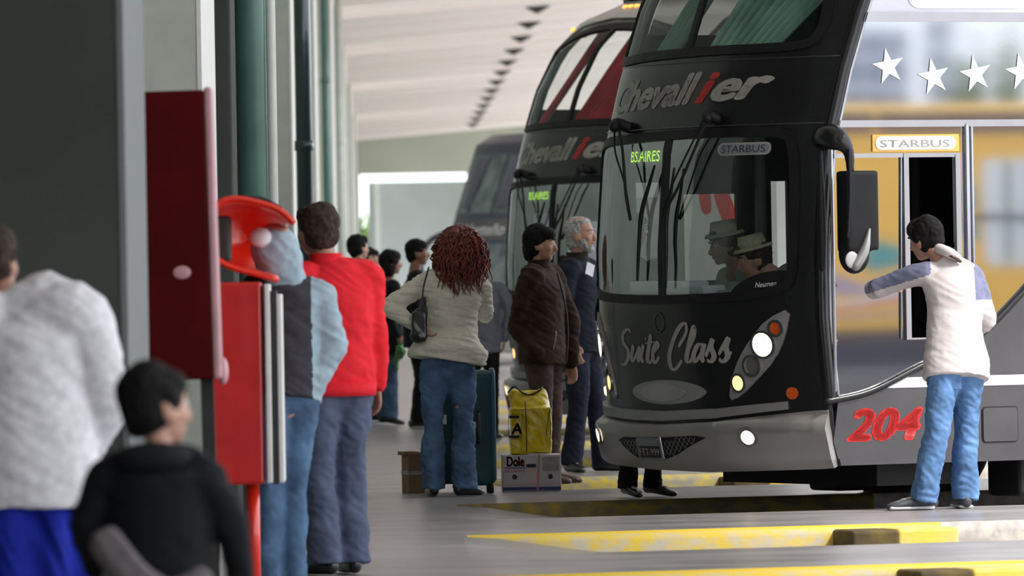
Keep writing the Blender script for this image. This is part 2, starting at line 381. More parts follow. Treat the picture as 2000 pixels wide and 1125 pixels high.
bm = bmesh.new(); quad(bm, (12.9, -300, LZ - .02), (500, -300, LZ - .02), (500, 600, LZ - .02), (12.9, 600, LZ - .02)); struct(bmo('ground', bm, 'yard'))
bm = bmesh.new(); quad(bm, (42, -90, LZ - .015), (150, -90, LZ - .015), (150, 60, LZ - .015), (42, 60, LZ - .015)); struct(bmo('road', bm, 'asphalt'))
def ceilz(X): return 7.39 + .071 * X
bm = bmesh.new()
for v in ((-3.2, 7.9, -72, 319.5),):
    a, b, c, d = v
    for i in range(98):
        y0 = c + (d - c) * i / 98; y1 = c + (d - c) * (i + 1) / 98
        quad(bm, (a, y0, ceilz(a)), (b, y0, ceilz(b)), (b, y1, ceilz(b)), (a, y1, ceilz(a)))
    quad(bm, (b, c, ceilz(b)), (b, d, ceilz(b)), (b, d, ceilz(b) + .5), (b, c, ceilz(b) + .5))
    quad(bm, (a, c, ceilz(a) + .4), (a, d, ceilz(a) + .4), (b, d, ceilz(b) + .5), (b, c, ceilz(b) + .5))
struct(bmo('ceiling', bm, 'ceil'))
# shallow ribs across the ceiling
for i in range(1, 30):
    y = 92 + i * 7.9; bm = bmesh.new(); h = .05
    box(bm, (-1.0, y, 0), (7.9, y + .22, h))
    for v in bm.verts: v.co.z = ceilz(v.co.x) - h + (v.co.z) - .0
    o = struct(bmo('trim_%d' % i, bm, 'ceil'))
# long wall on the left, pillars
struct(BX('wall_left', (-3.2, 45, -.1), (-1.3, 319, 7.45), 'finshade' if False else 'wall'))
struct(BX('wall_left', (-3.4, -70, -.1), (-3.0, 45, 7.3), 'finshade'))
struct(BX('wall_light_block', (-3.4, -70.5, -.1), (13, -70, 8.2), 'finshade'))  # unseen wall, added to keep light off the camera-facing pillar faces
fins = [(26.3, 28.6, -.89, -3.0, 'finshade'), (37.6, 40.7, -.885, -2.6, 'fin'), (44.4, 46.4, -.86, -3.1, 'finshade'), (76, 81.0, -.89, -1.4, 'fin'), (103, 107, -.885, -1.4, 'fin'), (122, 128, -.87, -1.4, 'fin'), (140, 148, -.90, -1.4, 'fin'), (165, 172, -.87, -1.4, 'fin'), (192, 200, -.90, -1.4, 'fin'), (228, 238, -.90, -1.4, 'fin'), (270, 280, -.93, -1.4, 'fin')]
for i, (a, b, x1, x0, m_) in enumerate(fins):
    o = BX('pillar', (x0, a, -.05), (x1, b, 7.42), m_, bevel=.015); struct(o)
    if m_ == 'fin' or i == 0:
        e_ = BX('pillar_edge_lit', (x1 - .01, a - .004, -.05), (x1 + .012, b, 7.4), 'finedge' if i else 'finedge2', o)  # side strip coloured lighter to stand for daylight from the open side
# downpipes
def pipe(x, y, r, m_, label, couplings=(), top=7.25):
    t = thing('downpipe', label, 'pipe', (x, y, 0))
    bm = bmesh.new(); tube(bm, [(0, 0, 0), (0, 0, top)], [r, r], 20, 1, cap='flat'); bmo('pipe', bm, m_, t, True)
    for z in couplings:
        bm = bmesh.new(); tube(bm, [(0, 0, z), (0, 0, z + .09)], [r * 1.18] * 2, 20, 1, cap='flat'); bmo('coupling', bm, m_, t, True)
    for z in (1.2, 3.6, 6.0):
        bm = bmesh.new(); box(bm, (-.02, 0, z), (.02, r + .14, z + .04)); bmo('bracket', bm, 'dark', t)
    return t
pipe(-.716, 42.6, .085, 'pipegreen', 'thick green downpipe rising left of the pale pillar behind the red panel', (5.0,))
pipe(-.612, 42.9, .032, 'pipewhite', 'thin whitish pipe running beside the thick green downpipe')
pipe(-.705, 70, .075, 'pipedark', 'dark green downpipe with a coupling ring, right of the pale pillar', (2.58,))
pipe(-.80, 112, .06, 'pipegreen', 'slender pale green pipe further along the pillar row', (4.3,))
pipe(-.80, 150, .07, 'pipewhite', 'distant whitish pipe with a bulging joint on the pillar row', (4.1,))
# triangular dark fittings under the ceiling
proto = None
for i in range(13):
    y = 175.6 + 10.6 * i
    if proto is None:
        bm = bmesh.new(); vs_ = [bm.verts.new(p) for p in ((-.30, -.35, 0), (.30, -.35, 0), (.30, .35, 0), (-.30, .35, 0), (-.02, -.05, -.17), (.02, .05, -.17))]
        bm.faces.new(vs_[:4]); bm.faces.new((vs_[0], vs_[1], vs_[4])); bm.faces.new((vs_[1], vs_[2], vs_[5], vs_[4])); bm.faces.new((vs_[2], vs_[3], vs_[5])); bm.faces.new((vs_[3], vs_[0], vs_[4], vs_[5]))
        o = proto = bmo('ceiling_bracket', bm, 'dark')
    else: o = proto.copy(); col.objects.link(o)
    o.location = (3.61, y, ceilz(3.61) + .0)
    tag(o, 'dark triangular bracket under the pale ceiling, ' + ('nearest of the receding row' if i == 0 else 'farthest of the receding row' if i == 12 else 'in the receding row'), 'bracket', 'triangular brackets in a row under the ceiling')
    if 0 < i < 12: o['label'] = 'dark triangular bracket within the receding row under the pale ceiling'
# end wall with the sliding door
YE = 318.
bm = bmesh.new(); box(bm, (-3.2, YE, 5.91), (13, YE + .4, 8.4)); box(bm, (3.5, YE, -.2), (13, YE + .4, 5.92)); box(bm, (-3.2, YE, -.2), (-.93, YE + .4, 5.92))
struct(bmo('wall_back', bm, 'wallfar'))
d = struct(BX('door_1', (-.60, YE + 1.6, -.1), (4.2, YE + 1.8, 5.61), 'door', bevel=.03))
BX('door_post', (-.35, YE + 1.45, -.1), (-.13, YE + 1.62, 5.61), 'finedge', d)
BX('door_rail', (-.6, YE + 1.5, .2), (4.2, YE + 1.62, .5), 'door', d)
# kerbs and wheel stops
def kerb(k, label):
    t = thing('platform_kerb', label, 'kerb', (.4, kerbY(k, .4), 0), 0, 'yellow painted kerbs of the bus bays')
    def strip(x0, x1, name, m_):
        bm = bmesh.new(); prof = []
        n = max(2, int((x1 - x0) / .12)); prev = None
        for i in range(n + 1):
            X = x0 + (x1 - x0) * i / n; z = laneZ(X); s = min(1, max(.02, (X - .4) / .5))
            wob = .006 * noise.noise(Vector((X * 3, k * 5, 0)))
            sec = [(0, z - .02, -.03 * s), (0, -.03 * s + z * .1, -.035 * s + wob), (0, .004, -.012 * s + wob), (0, .007, .03), (0, .006, .06), (0, -.05, .07)]
            ring = [bm.verts.new((X - .4, kerbY(k, X) - kerbY(k, .4) + y, zz)) for _, zz, y in sec]
            if prev:
                for a in range(5): bm.faces.new((prev[a], ring[a], ring[a + 1], prev[a + 1]))
            prev = ring
        return bmo(name, bm, m_, t, True)
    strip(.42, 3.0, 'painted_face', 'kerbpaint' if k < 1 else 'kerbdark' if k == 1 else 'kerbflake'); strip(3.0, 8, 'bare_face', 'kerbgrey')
    return t
names = {-1: 'nearest yellow kerb, cut off by the bottom of the photo', 0: 'bright yellow kerb tapering to a point on the floor nearer than the coaches',
 1: 'shaded yellow kerb running under the front coach bumper', 2: 'flaking yellow kerb behind the coach nose and the standing men',
 3: 'distant yellow kerb seen between the bearded man and the coach', 4: 'pale yellow kerb far back right of the grey sweatshirt man'}
for k in range(-1, 9): kerb(k, names.get(k, 'far yellow kerb among those beside the second coach'))
def wheelstop(k, X, label):
    t = thing('wheel_stop', label, 'wheel stop', (X, kerbY(k, X) - .03, LZ), math.atan(TS))
    bm = bmesh.new(); box(bm, (0, -.30, 0), (.27, .02, .105)); bmo('shaded_end', bm, 'stop', t, bevel=.02)
    bm = bmesh.new(); box(bm, (.265, -.29, 0), (.62, .02, .108)); bmo('yellow_block', bm, 'yellow', t, bevel=.02)
wheelstop(-1, 2.36, 'yellow wheel stop with a shaded dark end at the bottom right edge of the photo')
wheelstop(0, 2.40, 'yellow wheel stop with a shaded dark end on the bright kerb below the man in jeans')
wheelstop(2, 2.28, 'wheel stop with a shaded dark end behind the bumper of the front coach')

# ------------------------------------------------------------------ outdoors, seen in the coach windows
def building(loc, size, rz, floors, bays, label):
    t = thing('office_building', label, 'building', loc, rz)
    w, d_, h = size
    BX('wall', (-w / 2, -d_ / 2, 0), (w / 2, d_ / 2, h), 'buildwhite', t)
    src = None
    for fside in (-1,):
        for i in range(floors):
            for j in range(bays):
                bw = w / bays; fh = h / floors
                if src is None:
                    src = BX('window', (-bw * .42, -.1, 0), (bw * .42, .1, fh * .7), 'buildglass', t); o = src
                else: o = src.copy(); col.objects.link(o)
                o.location = (-w / 2 + bw * (j + .5), fside * d_ / 2, i * fh + fh * .15)
def tree(loc, h, r, label, seed):
    rnd = random.Random(seed); t = thing('tree', label, 'tree', loc, 0, 'trees outside the station')
    bm = bmesh.new(); tube(bm, [(0, 0, 0), (.1, 0, h * .4), (0, .1, h * .7)], [.25, .18, .08], 8); bmo('trunk', bm, 'bark', t, True)
    bm = bmesh.new()
    for _ in range(900):
        a = rnd.uniform(0, 6.28); b = rnd.gauss(0, .5); q = Vector((math.cos(a) * r * rnd.random() ** .5, math.sin(a) * r * rnd.random() ** .5, h * .68 + b * h * .28))
        s = rnd.uniform(.2, .5); n = Vector((rnd.gauss(0, 1), rnd.gauss(0, 1), rnd.gauss(0, 1))).normalized(); u = n.orthogonal() * s; v = n.cross(u)
        bm.faces.new([bm.verts.new(q + w_) for w_ in (u, v * .5, -u, -v * .5)])
    bmo('foliage', bm, 'leaf', t)
tree((-.78, 322, -.2), 3.6, .5, 'green tree glimpsed through the gap left of the end wall door', 1)

# ------------------------------------------------------------------ coaches
class Shape:
    def __init__(s, B, p, st): s.B, s.p, s.st = B, p, st
    def sb(s, z):
        st = s.st
        if z <= st[0][0]: return st[0][1]
        for (a, u), (b, v) in zip(st, st[1:]):
            if z <= b: return u + (v - u) * (z - a) / (b - a)
        return st[-1][1]
    def F(s, y, z): return s.B * (1 - min(1, abs(y / 1.3)) ** s.p) - s.sb(z)
    def pt(s, y, z, off=0.):
        y = max(-1.3, min(1.3, y)); e_ = .01; y1, y2 = max(-1.3, y - e_), min(1.3, y + e_)
        p = Vector((s.F(y, z), y, z))
        ty = Vector((s.F(y2, z) - s.F(y1, z), y2 - y1, 0)); tz = Vector((s.F(y, z + e_) - s.F(y, z - e_), 0, 2 * e_))
        n = ty.cross(tz); n = n.normalized() * (1 if n.x > 0 else -1)
        return p + n * off
SHP = Shape(.40, 2.6, [(.2, .16), (.33, .12), (.6, .06), (1.2, 0), (1.66, 0), (2.24, .05), (2.68, .17), (3.13, .33), (3.48, .53), (3.73, .80), (3.9, 1.25)])
def front(S): return lambda u, v, o: S.pt(u, v, o)
def near(u, v, o): return Vector((u, 1.3 + o, v))
def far(u, v, o): return Vector((u, -1.3 - o, v))
WS = chaikin([(-1.10, 1.43), (-1.0, 1.395), (-.52, 1.365), (.15, 1.352), (.80, 1.364), (1.08, 1.40), (1.15, 1.46), (1.15, 1.90), (1.125, 2.26), (1.05, 2.325), (.58, 2.328), (.06, 2.324), (-.32, 2.315), (-1.0, 2.30), (-1.10, 2.24), (-1.12, 1.8)], 2)
UW = chaikin([(-1.06, 2.86), (-1.0, 2.795), (-.4, 2.82), (.3, 2.83), (1.0, 2.828), (1.13, 2.87), (1.12, 3.1), (1.06, 3.35), (.9, 3.55), (.5, 3.64), (-.1, 3.66), (-.6, 3.60), (-.95, 3.42), (-1.05, 3.2)], 2)
def inside(p, P):
    x, y = p; c = False
    for (x1, y1), (x2, y2) in zip(P, P[1:] + P[:1]):
        if (y1 > y) != (y2 > y) and x < (x2 - x1) * (y - y1) / (y2 - y1) + x1: c = not c
    return c
def scaled(P, k):
    cx = sum(p[0] for p in P) / len(P); cy = sum(p[1] for p in P) / len(P)
    return [(cx + (x - cx) * (1 + k / max(.3, abs(x - cx)) * min(1, abs(x - cx))), cy + (y - cy) * (1 + k / max(.12, abs(y - cy)) * min(1, 1))) for x, y in P]
def grow(P, d_):
    out = []; N = len(P)
    ar = sum(P[i][0] * P[(i + 1) % N][1] - P[(i + 1) % N][0] * P[i][1] for i in range(N)); sg = 1 if ar > 0 else -1
    for i in range(N):
        a, b = P[i - 1], P[(i + 1) % N]; t = Vector((b[0] - a[0], b[1] - a[1])).normalized()
        out.append((P[i][0] + t.y * d_ * sg, P[i][1] - t.x * d_ * sg))
    return out
def ringpatch(P, d0, d1):
    A, B_ = grow(P, d0), grow(P, d1); bm = bmesh.new()
    a = [bm.verts.new((*p, 0)) for p in A]; b = [bm.verts.new((*p, 0)) for p in B_]
    for i in range(len(P)): j = (i + 1) % len(P); bm.faces.new((a[i], a[j], b[j], b[i]))
    return bm
def curtain(name, m_, parent, top, bot, folds=9, amp=.03):
    """hanging cloth between two 3D edges (top a->b, bottom a->b), gathered"""
    bm = bmesh.new(); n = folds * 6; rows = 10; g = []
    ta, tb = Vector(top[0]), Vector(top[1]); ba, bb = Vector(bot[0]), Vector(bot[1])
    ax = (tb - ta).normalized(); nn = ax.cross(Vector((0, 0, 1))).normalized()
    for r in range(rows + 1):
        t = r / rows; a = ta.lerp(ba, t); b = tb.lerp(bb, t); row = []
        for i in range(n + 1): row.append(bm.verts.new(a.lerp(b, i / n) + nn * amp * math.sin(i / n * folds * 6.283 + .8 * math.sin(3 * t))))
        g.append(row)
    for r in range(rows):
        for i in range(n): bm.faces.new((g[r][i], g[r][i + 1], g[r + 1][i + 1], g[r + 1][i]))
    o = bmo(name, bm, m_, parent, True); s = o.modifiers.new('s', 'SOLIDIFY'); s.thickness = .006; return o
def polytube(name, pts, r, m_, parent, n=4, seg=10, cap='round'):
    bm = bmesh.new(); tube(bm, pts, [r] * len(pts) if not isinstance(r, list) else r, seg, n, ref=(.3, .2, 1), cap=cap); return bmo(name, bm, m_, parent, True)
LT = {'S': [(-.282, 1.155), (-.322, 1.174), (-.394, 1.147), (-.407, 1.098), (-.355, 1.056), (-.352, 1.008), (-.409, .965), (-.475, .961)], 'u': [(-.262, 1.08), (-.306, 1.008), (-.286, .987), (-.185, 1.068), (-.225, 1.008), (-.205, .978)], 'i': [(-.132, 1.08), (-.181, 1.008), (-.155, .975)], 'd': [(-.108, 1.112), (-.094, 1.121)], 't': [(-.031, 1.143), (-.098, 1.008), (-.083, .974), (-.043, .994)], 'x': [(-.113, 1.089), (-.002, 1.098)], 'e': [(-.024, 1.034), (.046, 1.074), (.029, 1.094), (-.015, 1.056), (-.036, 1.002), (-.011, .974), (.044, 1.008)], 'C': [(.271, 1.068), (.358, 1.145), (.371, 1.198), (.326, 1.199), (.239, 1.127), (.163, 1.02), (.165, .948), (.213, .934), (.294, .986)], 'l': [(.352, 1.032), (.443, 1.133), (.445, 1.186), (.38, 1.079), (.341, .993), (.368, .978), (.402, 1.002)], 'a': [(.515, 1.076), (.468, 1.079), (.415, 1.019), (.423, .979), (.485, 1.025), (.522, 1.085), (.49, 1.007), (.507, .978)], 's': [(.524, 1.007), (.597, 1.111), (.58, 1.066), (.599, 1.013), (.567, .979), (.534, .989)], 's2': [(.636, 1.019), (.723, 1.119), (.7, 1.066), (.708, 1.012), (.666, .978), (.636, .995)], 'z': [(.679, .983), (.742, 1.036)]}
def wheel(parent, x, ysgn, r=.50):
    w = empty('wheel', (x, ysgn * 1.14, r)); w.parent = parent
    bm = bmesh.new(); tube(bm, [(0, -.14, 0), (0, -.11, 0), (0, .11, 0), (0, .14, 0)], [r * .92, r, r, r * .92], 36, 1, ref=(1, 0, 0), cap='flat'); bmo('tyre', bm, 'tyre', w, True)
    bm = bmesh.new(); tube(bm, [(0, .10 * ysgn, 0), (0, .15 * ysgn, 0)], [r * .56, r * .5], 28, 1, ref=(1, 0, 0), cap='flat'); bmo('rim', bm, 'rim', w, True)
def coach(label, org, ang, curt, detail=True, silvertop=False, L_=12.2):
    t = thing('double_deck_coach', label, 'coach', org, R(ang)); S = SHP; fr = front(S)
    # --- front skin
    bm = bmesh.new(); ny, nz = 104, 132; z0, z1 = .36, 3.9; g = []
    for i in range(nz + 1):
        z = z0 + (z1 - z0) * i / nz
        g.append([bm.verts.new((-1.3 + 2.6 * (.5 - .5 * math.cos(math.pi * j / ny)) if False else -1.3 + 2.6 * j / ny, z, 0)) for j in range(ny + 1)])
    for i in range(nz):
        for j in range(ny):
            a, b, c, d_ = g[i][j], g[i][j + 1], g[i + 1][j + 1], g[i + 1][j]
            m_ = ((a.co.x + c.co.x) / 2, (a.co.y + c.co.y) / 2)
            if inside(m_, WS) or inside(m_, UW): continue
            if silvertop and False: continue
            bm.faces.new((a, b, c, d_))
    bmesh.ops.delete(bm, geom=[v for v in bm.verts if not v.link_faces], context='VERTS')
    fs = mapped('front_shell', bm, fr, 0, 'black', t)
    so = fs.modifiers.new('s', 'SOLIDIFY'); so.thickness = .03; so.offset = -1
    if silvertop:
        TP = [(-1.24, 2.95), (-1.10, 2.95), (-1.11, 3.22), (-1.02, 3.47), (-.65, 3.68), (-.1, 3.735), (.5, 3.715), (.95, 3.62), (1.11, 3.4), (1.17, 3.1), (1.28, 3.0), (1.29, 3.895), (-1.29, 3.895), (-1.29, 3.0)]
        mapped('roof_visor', poly2(TP, .06), fr, .012, 'silver', t, .012)
    # window gaskets, glass
    for P, nm, gm in ((WS, 'windscreen', 'glass'), (UW, 'upper_windscreen', 'glassg')):
        w_ = mapped(nm, poly2(grow(P, .004), .06), fr, .0, gm, t)
        mapped('gasket', ringpatch(P, -.022, .032), fr, .013, 'blackmat', w_, .03)
        y = .12 if nm == 'windscreen' else .10
        zs = [p[1] for p in P]; za, zb = min(zs) + .01, max(zs) - .02
        bm = bmesh.new(); g0 = [(bm.verts.new((y - .022, za + (zb - za) * k / 14, 0)), bm.verts.new((y + .022, za + (zb - za) * k / 14, 0))) for k in range(15)]
        for a, b in zip(g0, g0[1:]): bm.faces.new((a[0], a[1], b[1], b[0]))
        mapped('divider', bm, fr, .016, 'blackmat', w_, .03)
    # seam line above the windscreen and chin line
    for zz, n_ in ((2.372, 'seam'), (2.765, 'seam')):
        polytube(n_, [fr(-1.27 + 2.54 * k / 24, zz + .0, .002) for k in range(25)], .005, 'charcoal', t, 1, 8)
    # name lettering
    chars = [('Chevall', 'letter', -.80, .985), ('i', 'letterred', None, None), ('er', 'letter', None, None)]
    cz = 2.485; sl = .012
    def word(s, m_, y, w_): return mapped('lettering', text_bm(s, .255, .012, .38, y, cz + (y + .8) * sl + (y + .8) * .02, 1, sl + .02, step=.05, fit=w_), fr, .003, m_, t)
    word('Chevall', 'letter', -.81, 1.14); word('i', 'letterred', .305, .20); word('er', 'letter', .455, .475)
    if detail:
        bm = ribbon(list(LT.values()), .025); mapped('script_lettering', bm, fr, .003, 'letter', t)
        lg = mapped('badge_oval', poly2(ellipse(.09, .798, .405, .072, 36), .05), fr, .016, 'silver2', t, .02)
        mapped('badge_centre', poly2(ellipse(.06, .797, .25, .055, 30), .05), fr, .024, 'silver', lg, .01)
        mapped('emblem_ring', ringpatch(ellipse(.075, 1.213, .055, .055, 24), -.004, .006), fr, .008, 'charcoal', t)
    # lamp pods
    POD = chaikin([(1.143, 1.295), (1.0, 1.225), (.895, 1.12), (.795, 1.0), (.72, .865), (.69, .745), (.775, .77), (.90, .865), (1.03, .99), (1.10, 1.12)], 1)
    for sg, k in ((1, 1.), (-1, .885)):
        f_ = lambda P: [(x * k * sg, z) for x, z in P]
        pod = mapped('lamp_pod', poly2(f_(POD), .05), fr, .014, 'silver2', t, .02)
        if sg < 0: pod.data.flip_normals()
        for (cx, cz_, r, m_, nm, o_) in ((1.052, 1.172, .036, 'amber', 'indicator', .024), (.966, 1.078, .066, 'lens', 'headlight', .03), (.880, .953, .050, 'halo', 'reflector', .022), (.778, .853, .043, 'lens2', 'dipped_lamp', .03)):
            bz = mapped('bezel', ringpatch(ellipse(cx * k * sg, cz_, r * .98, r * 1.12), -.004, .010), fr, .026, 'chrome', pod, .014)
            l_ = mapped(nm, poly2(ellipse(cx * k * sg, cz_, r * .95, r * 1.1), .03), fr, o_ - .006, m_, pod, .01)
    mk = mapped('marker_lamp', poly2(ellipse(1.106, .789, .032, .036), .03), fr, .016, 'amber', t, .012)
    # grille strip and bumper
    ST_ = [(-1.10, .735), (-.98, .71), (-.6, .698), (-.27, .690), (.04, .685), (.57, .70), (1.075, .742), (1.072, .695), (.57, .645), (.03, .628), (-.3, .632), (-.98, .66), (-1.10, .675)]
    mapped('front_moulding', poly2(ST_, .05), fr, .03, 'silver2', t, .03)
    BP = [(-1.27, .66), (-1.1, .655), (-.98, .643), (-.6, .628), (-.29, .615), (.03, .607), (.56, .625), (1.21, .685), (1.285, .69), (1.285, .36), (1.22, .355), (.88, .345), (.475, .335), (-.07, .345), (-.75, .375), (-1.0, .40), (-1.27, .42)]
    def bump_fn(u, v, o):
        k_ = max(0, min(1, (.66 - v) / .05)); low = max(0, min(1, (v - .33) / .09))
        return S.pt(u, v, o + (.075 * k_ * (0.35 + .65 * math.sqrt(low)) if o > 0 else 0)) + (Vector((0, .0, 0)))
    bp = mapped('bumper', poly2(BP, .035), bump_fn, .02, 'silver', t, .08, False)
    for p in bp.data.polygons: p.use_smooth = True
    es = bp.modifiers.new('e', 'EDGE_SPLIT'); es.split_angle = R(50)
    ret = lambda u, v, o: bump_fn(u, v, max(.001, o))
    GR = chaikin([(-.46, .548), (.0, .545), (.60, .566), (.40, .50), (.22, .435), (.0, .405), (-.18, .412), (-.33, .47)], 1)
    gr = mapped('grille', poly2(GR, .03), ret, .026, 'blackmat', bp, .012)
    bm = bmesh.new()
    for k in range(-16, 30):
        for sg in (1, -1):
            for q in range(8):
                u = k * .045; v0 = .40 + q * .022; a = (u + sg * q * .022, v0); b = (u + sg * (q + 1) * .022, v0 + .022)
                if not (inside(a, GR) and inside(b, GR)): continue
                w_ = .0028; bm.faces.new([bm.verts.new((a[0] - w_, a[1], 0)), bm.verts.new((a[0] + w_, a[1], 0)), bm.verts.new((b[0] + w_, b[1], 0)), bm.verts.new((b[0] - w_, b[1], 0))])
    mapped('grille_mesh', bm, ret, .031, 'silver2', gr)
    pl = mapped('number_plate', poly2(rrect(-.17, .41, .115, .545, .01), .05), ret, .036, 'innerlight', bp, .012)
    mapped('plate_field', poly2(rrect(-.15, .43, .10, .50, .005), .05), ret, .039, 'black', pl)
    mapped('lettering', text_bm('FTT 999', .06, .001, 0, -.14, .445, step=.05, fit=.23), ret, .042, 'letter', pl)
    polytube('grille_bar', [ret(.135 + .0 * k, .55 - .03 * k, .045) for k in range(5)], .012, 'chrome', bp, 1)
    for sg, x_ in ((1, .862), (-1, .80)):
        fg = mapped('fog_lamp', poly2(ellipse(x_ * sg, .552, .042, .040), .03), ret, .032, 'lens', bp, .012)
        mapped('bezel', ringpatch(ellipse(x_ * sg, .552, .045, .043), -.002, .012), ret, .036, 'chrome', fg, .012)
    # wipers
    def onf(P, o): return [fr(a, b, o) for a, b in P]
    for arms, blade, nm in (([[(-.45, 2.39), (-.30, 2.23), (-.228, 1.983), (-.155, 1.828)], [(-.50, 2.353), (-.42, 2.234), (-.262, 2.045), (-.155, 1.828)]], [(.042, 2.147), (-.008, 2.04), (-.085, 1.858), (-.098, 1.613), (-.115, 1.47)], 'a'),
                            ([[(.56, 2.417), (.505, 2.242), (.359, 2.003), (.211, 1.838)], [(.517, 2.394), (.302, 2.034), (.199, 1.838)]], [(.265, 2.126), (.242, 1.975), (.212, 1.823), (.225, 1.60), (.215, 1.42)], 'b')):
        w_ = polytube('wiper', onf(arms[0], .07), .009, 'blackmat', t)
        polytube('arm', onf(arms[1], .065), .006, 'blackmat', w_)
        polytube('blade', onf(blade, .035), [.007, .011, .014, .011, .007], 'blackmat', w_)
        p0 = arms[0][0]; polytube('pivot', [fr(p0[0], p0[1], .0), fr(p0[0] - .02, p0[1] + .01, .07), fr(p0[0] + .02, p0[1] - .02, .10)], .035, 'blackmat', w_)
    # destination display and stickers
    ds = mapped('destination_display', poly2(rrect(-.50, 2.165, .0, 2.30, .01), .05), fr, -.07, 'black', t, .02)
    mapped('led_text', text_bm('BS.AIRES', .11, .002, 0, -.47, 2.185, step=.04, fit=.40), fr, -.06, 'led', ds)
    if detail:
        pill = mapped('sticker', poly2(rrect(.625, 2.195, 1.0, 2.268, .035), .05), fr, .006, 'letter', t)
        mapped('sticker_field', poly2(rrect(.637, 2.203, .988, 2.260, .028), .05), fr, .008, 'innerlight', pill)
        mapped('lettering', text_bm('STARBUS', .06, .002, 0, .66, 2.211, step=.04, fit=.305), fr, .010, 'navy', pill)
        dk = mapped('glass_skirt', poly2(chaikin([(.74, 1.372), (.80, 1.43), (.90, 1.48), (1.02, 1.51), (1.145, 1.515), (1.15, 1.42), (1.08, 1.385)], 2), .05), fr, .004, 'black', t)
        mapped('lettering', text_bm('Neumen', .045, .001, .3, .93, 1.412, step=.04, fit=.13, slope=.08), fr, .008, 'letterwhite', dk)
    # --- corner pillars
    zs = [.75 + (3.88 - .75) * k / 26 for k in range(27)]
    for sg in (1, -1):
        polytube('corner_pillar', [Vector((-S.sb(z) - .012, sg * 1.272, z)) for z in zs], .042, 'black', t, 1, 18)
        if sg > 0:
            polytube('corner_trim', [Vector((-S.sb(z) - .055, sg * 1.292, z)) for z in zs], .013, 'chrome', t, 1, 10)
    # --- near side
    def fx(z): return -S.sb(z) - .05
    def sidepoly(name, z0_, z1_, x1_, m_, off=.0, thick=.03, par=t, front_=None, step=0, n=8):
        P = [((fx(z) if front_ is None else front_), z) for z in [z0_ + (z1_ - z0_) * k / n for k in range(n + 1)]]
        P += [(x1_, z1_), (x1_, z0_)]
        return mapped(name, poly2(P, step), near, off, m_, par, thick, False)
    sidepoly('roof_side', 3.02, 3.88, -L_, 'lilac')
    ux = [(-.62, -1.45), (-1.62, -2.9), (-3.05, -4.5), (-4.65, -6.1), (-6.25, -7.7), (-7.85, -9.3)]
    for a, b in ux:
        mapped('upper_window', poly2(rrect(b, 3.045, a, 3.62, .08), 0), near, .006, 'mirrortop', t, .02)
    sidepoly('side_moulding', 2.965, 3.02, -L_, 'chrome', .015); 
    mg = sidepoly('mirror_band', 2.385, 2.965, -L_, 'mirror', .0)
    for i, (x, z) in enumerate([(-.478, 2.70), (-.791, 2.64), (-1.085, 2.655), (-1.406, 2.668), (-1.72, 2.70)] if detail else []):
        P = []
        for k in range(10):
            r_ = .115 if k % 2 == 0 else .044; a = R(80 + 36 * k); P.append((x + r_ * math.cos(a), z + r_ * math.sin(a)))
        mapped('star', poly2(P, 0), near, .006, 'star', mg)
    sidepoly('side_moulding', 2.345, 2.385, -L_, 'chrome', .012)
    # lower curve: glass above, grey panel below
    CV = [(-.02, .74), (-.31, .79), (-.66, .93), (-.85, 1.0), (-1.11, 1.13), (-1.40, 1.37), (-1.75, 1.70), (-2.1, 1.86), (-2.6, 1.92)]
    cv = catmull([list(p) for p in CV], 5)
    win = (-.930, 1.10, -.60, 2.18)
    GP = [(fx(z), z) for z in (2.345, 2.0, 1.6, 1.2, .85)] + [(p[0] - .03 if i == 0 else p[0], p[1]) for i, p in enumerate(cv)] + [(-2.6, 2.345)]
    GP[5] = (fx(.76), .76)
    hole = [(win[0], win[1]), (win[2], win[1]), (win[2], win[3]), (win[0], win[3])]
    mapped('door_glass', poly2(GP, 0, [hole]), near, -.004, 'mirror2', t, .02, False)
    w2 = mapped('side_window', poly2(rrect(-L_ + .3, 1.95, -2.62, 2.33, .02), 0), near, -.004, 'mirror2', t, .02)
    LP = [(fx(.74), .74)] + [(p[0], p[1]) for p in cv[1:]] + [(-L_, 1.92), (-L_, .36)] + [(-3.1, .36)] + [(-2.15 + .62 * math.cos(a), .38 + .62 * math.sin(a)) for a in [R(180 - 12 * k) for k in range(16)]] + [(-1.5, .36), (-.10, .36), (-.06, .5)]
    pn = mapped('lower_panel', poly2(LP, 0), near, .0, 'charcoal', t, .03, False)
    mapped('skirt_lip', poly2([(-1.48, .36), (-.10, .36), (-.09, .40), (-1.48, .40)], 0), near, .016, 'charcoal', t, .02)
    polytube('curve_trim', [near(p[0], p[1], .004) for p in cv], .022, 'black', t, 1)
    polytube('arch_trim', [near(-2.15 + .63 * math.cos(R(180 - 12 * k)), .38 + .63 * math.sin(R(180 - 12 * k)), 0) for k in range(16)], .025, 'blackmat', t, 1)
    mapped('white_stripe', poly2([(-.43, .808), (-.545, .868), (-2.6, .868), (-2.6, .808)], 0), near, .005, 'letterwhite', t)
    if detail:
        mapped('fleet_number', text_bm('204', .255, .015, .32, -.140, .508, 1.0, 0, True, 0, fit=.54), near, .003, 'numred', t)
        fl = mapped('fuel_flap', poly2(rrect(-1.335, .475, -1.095, .675, .02), 0), near, .010, 'charcoal', t, .012)
        mapped('flap_seam', ringpatch(rrect(-1.335, .475, -1.095, .675, .02), -.001, .007), near, .005, 'blackmat', fl)
        # door frame and driver window frame
        for P, r_ in (([(-.075, 2.33), (-.075, .80)], .014), ([(-1.012, 2.345), (-1.012, 1.16)], .022), ([(-1.05, 2.345), (-1.05, 1.2)], .012)):
            polytube('door_frame', [near(a, b, .0) for a, b in P], r_, 'chrome', t, 1)
        mapped('window_frame', ringpatch(hole, -.002, .034), near, .016, 'chrome', t, .03)
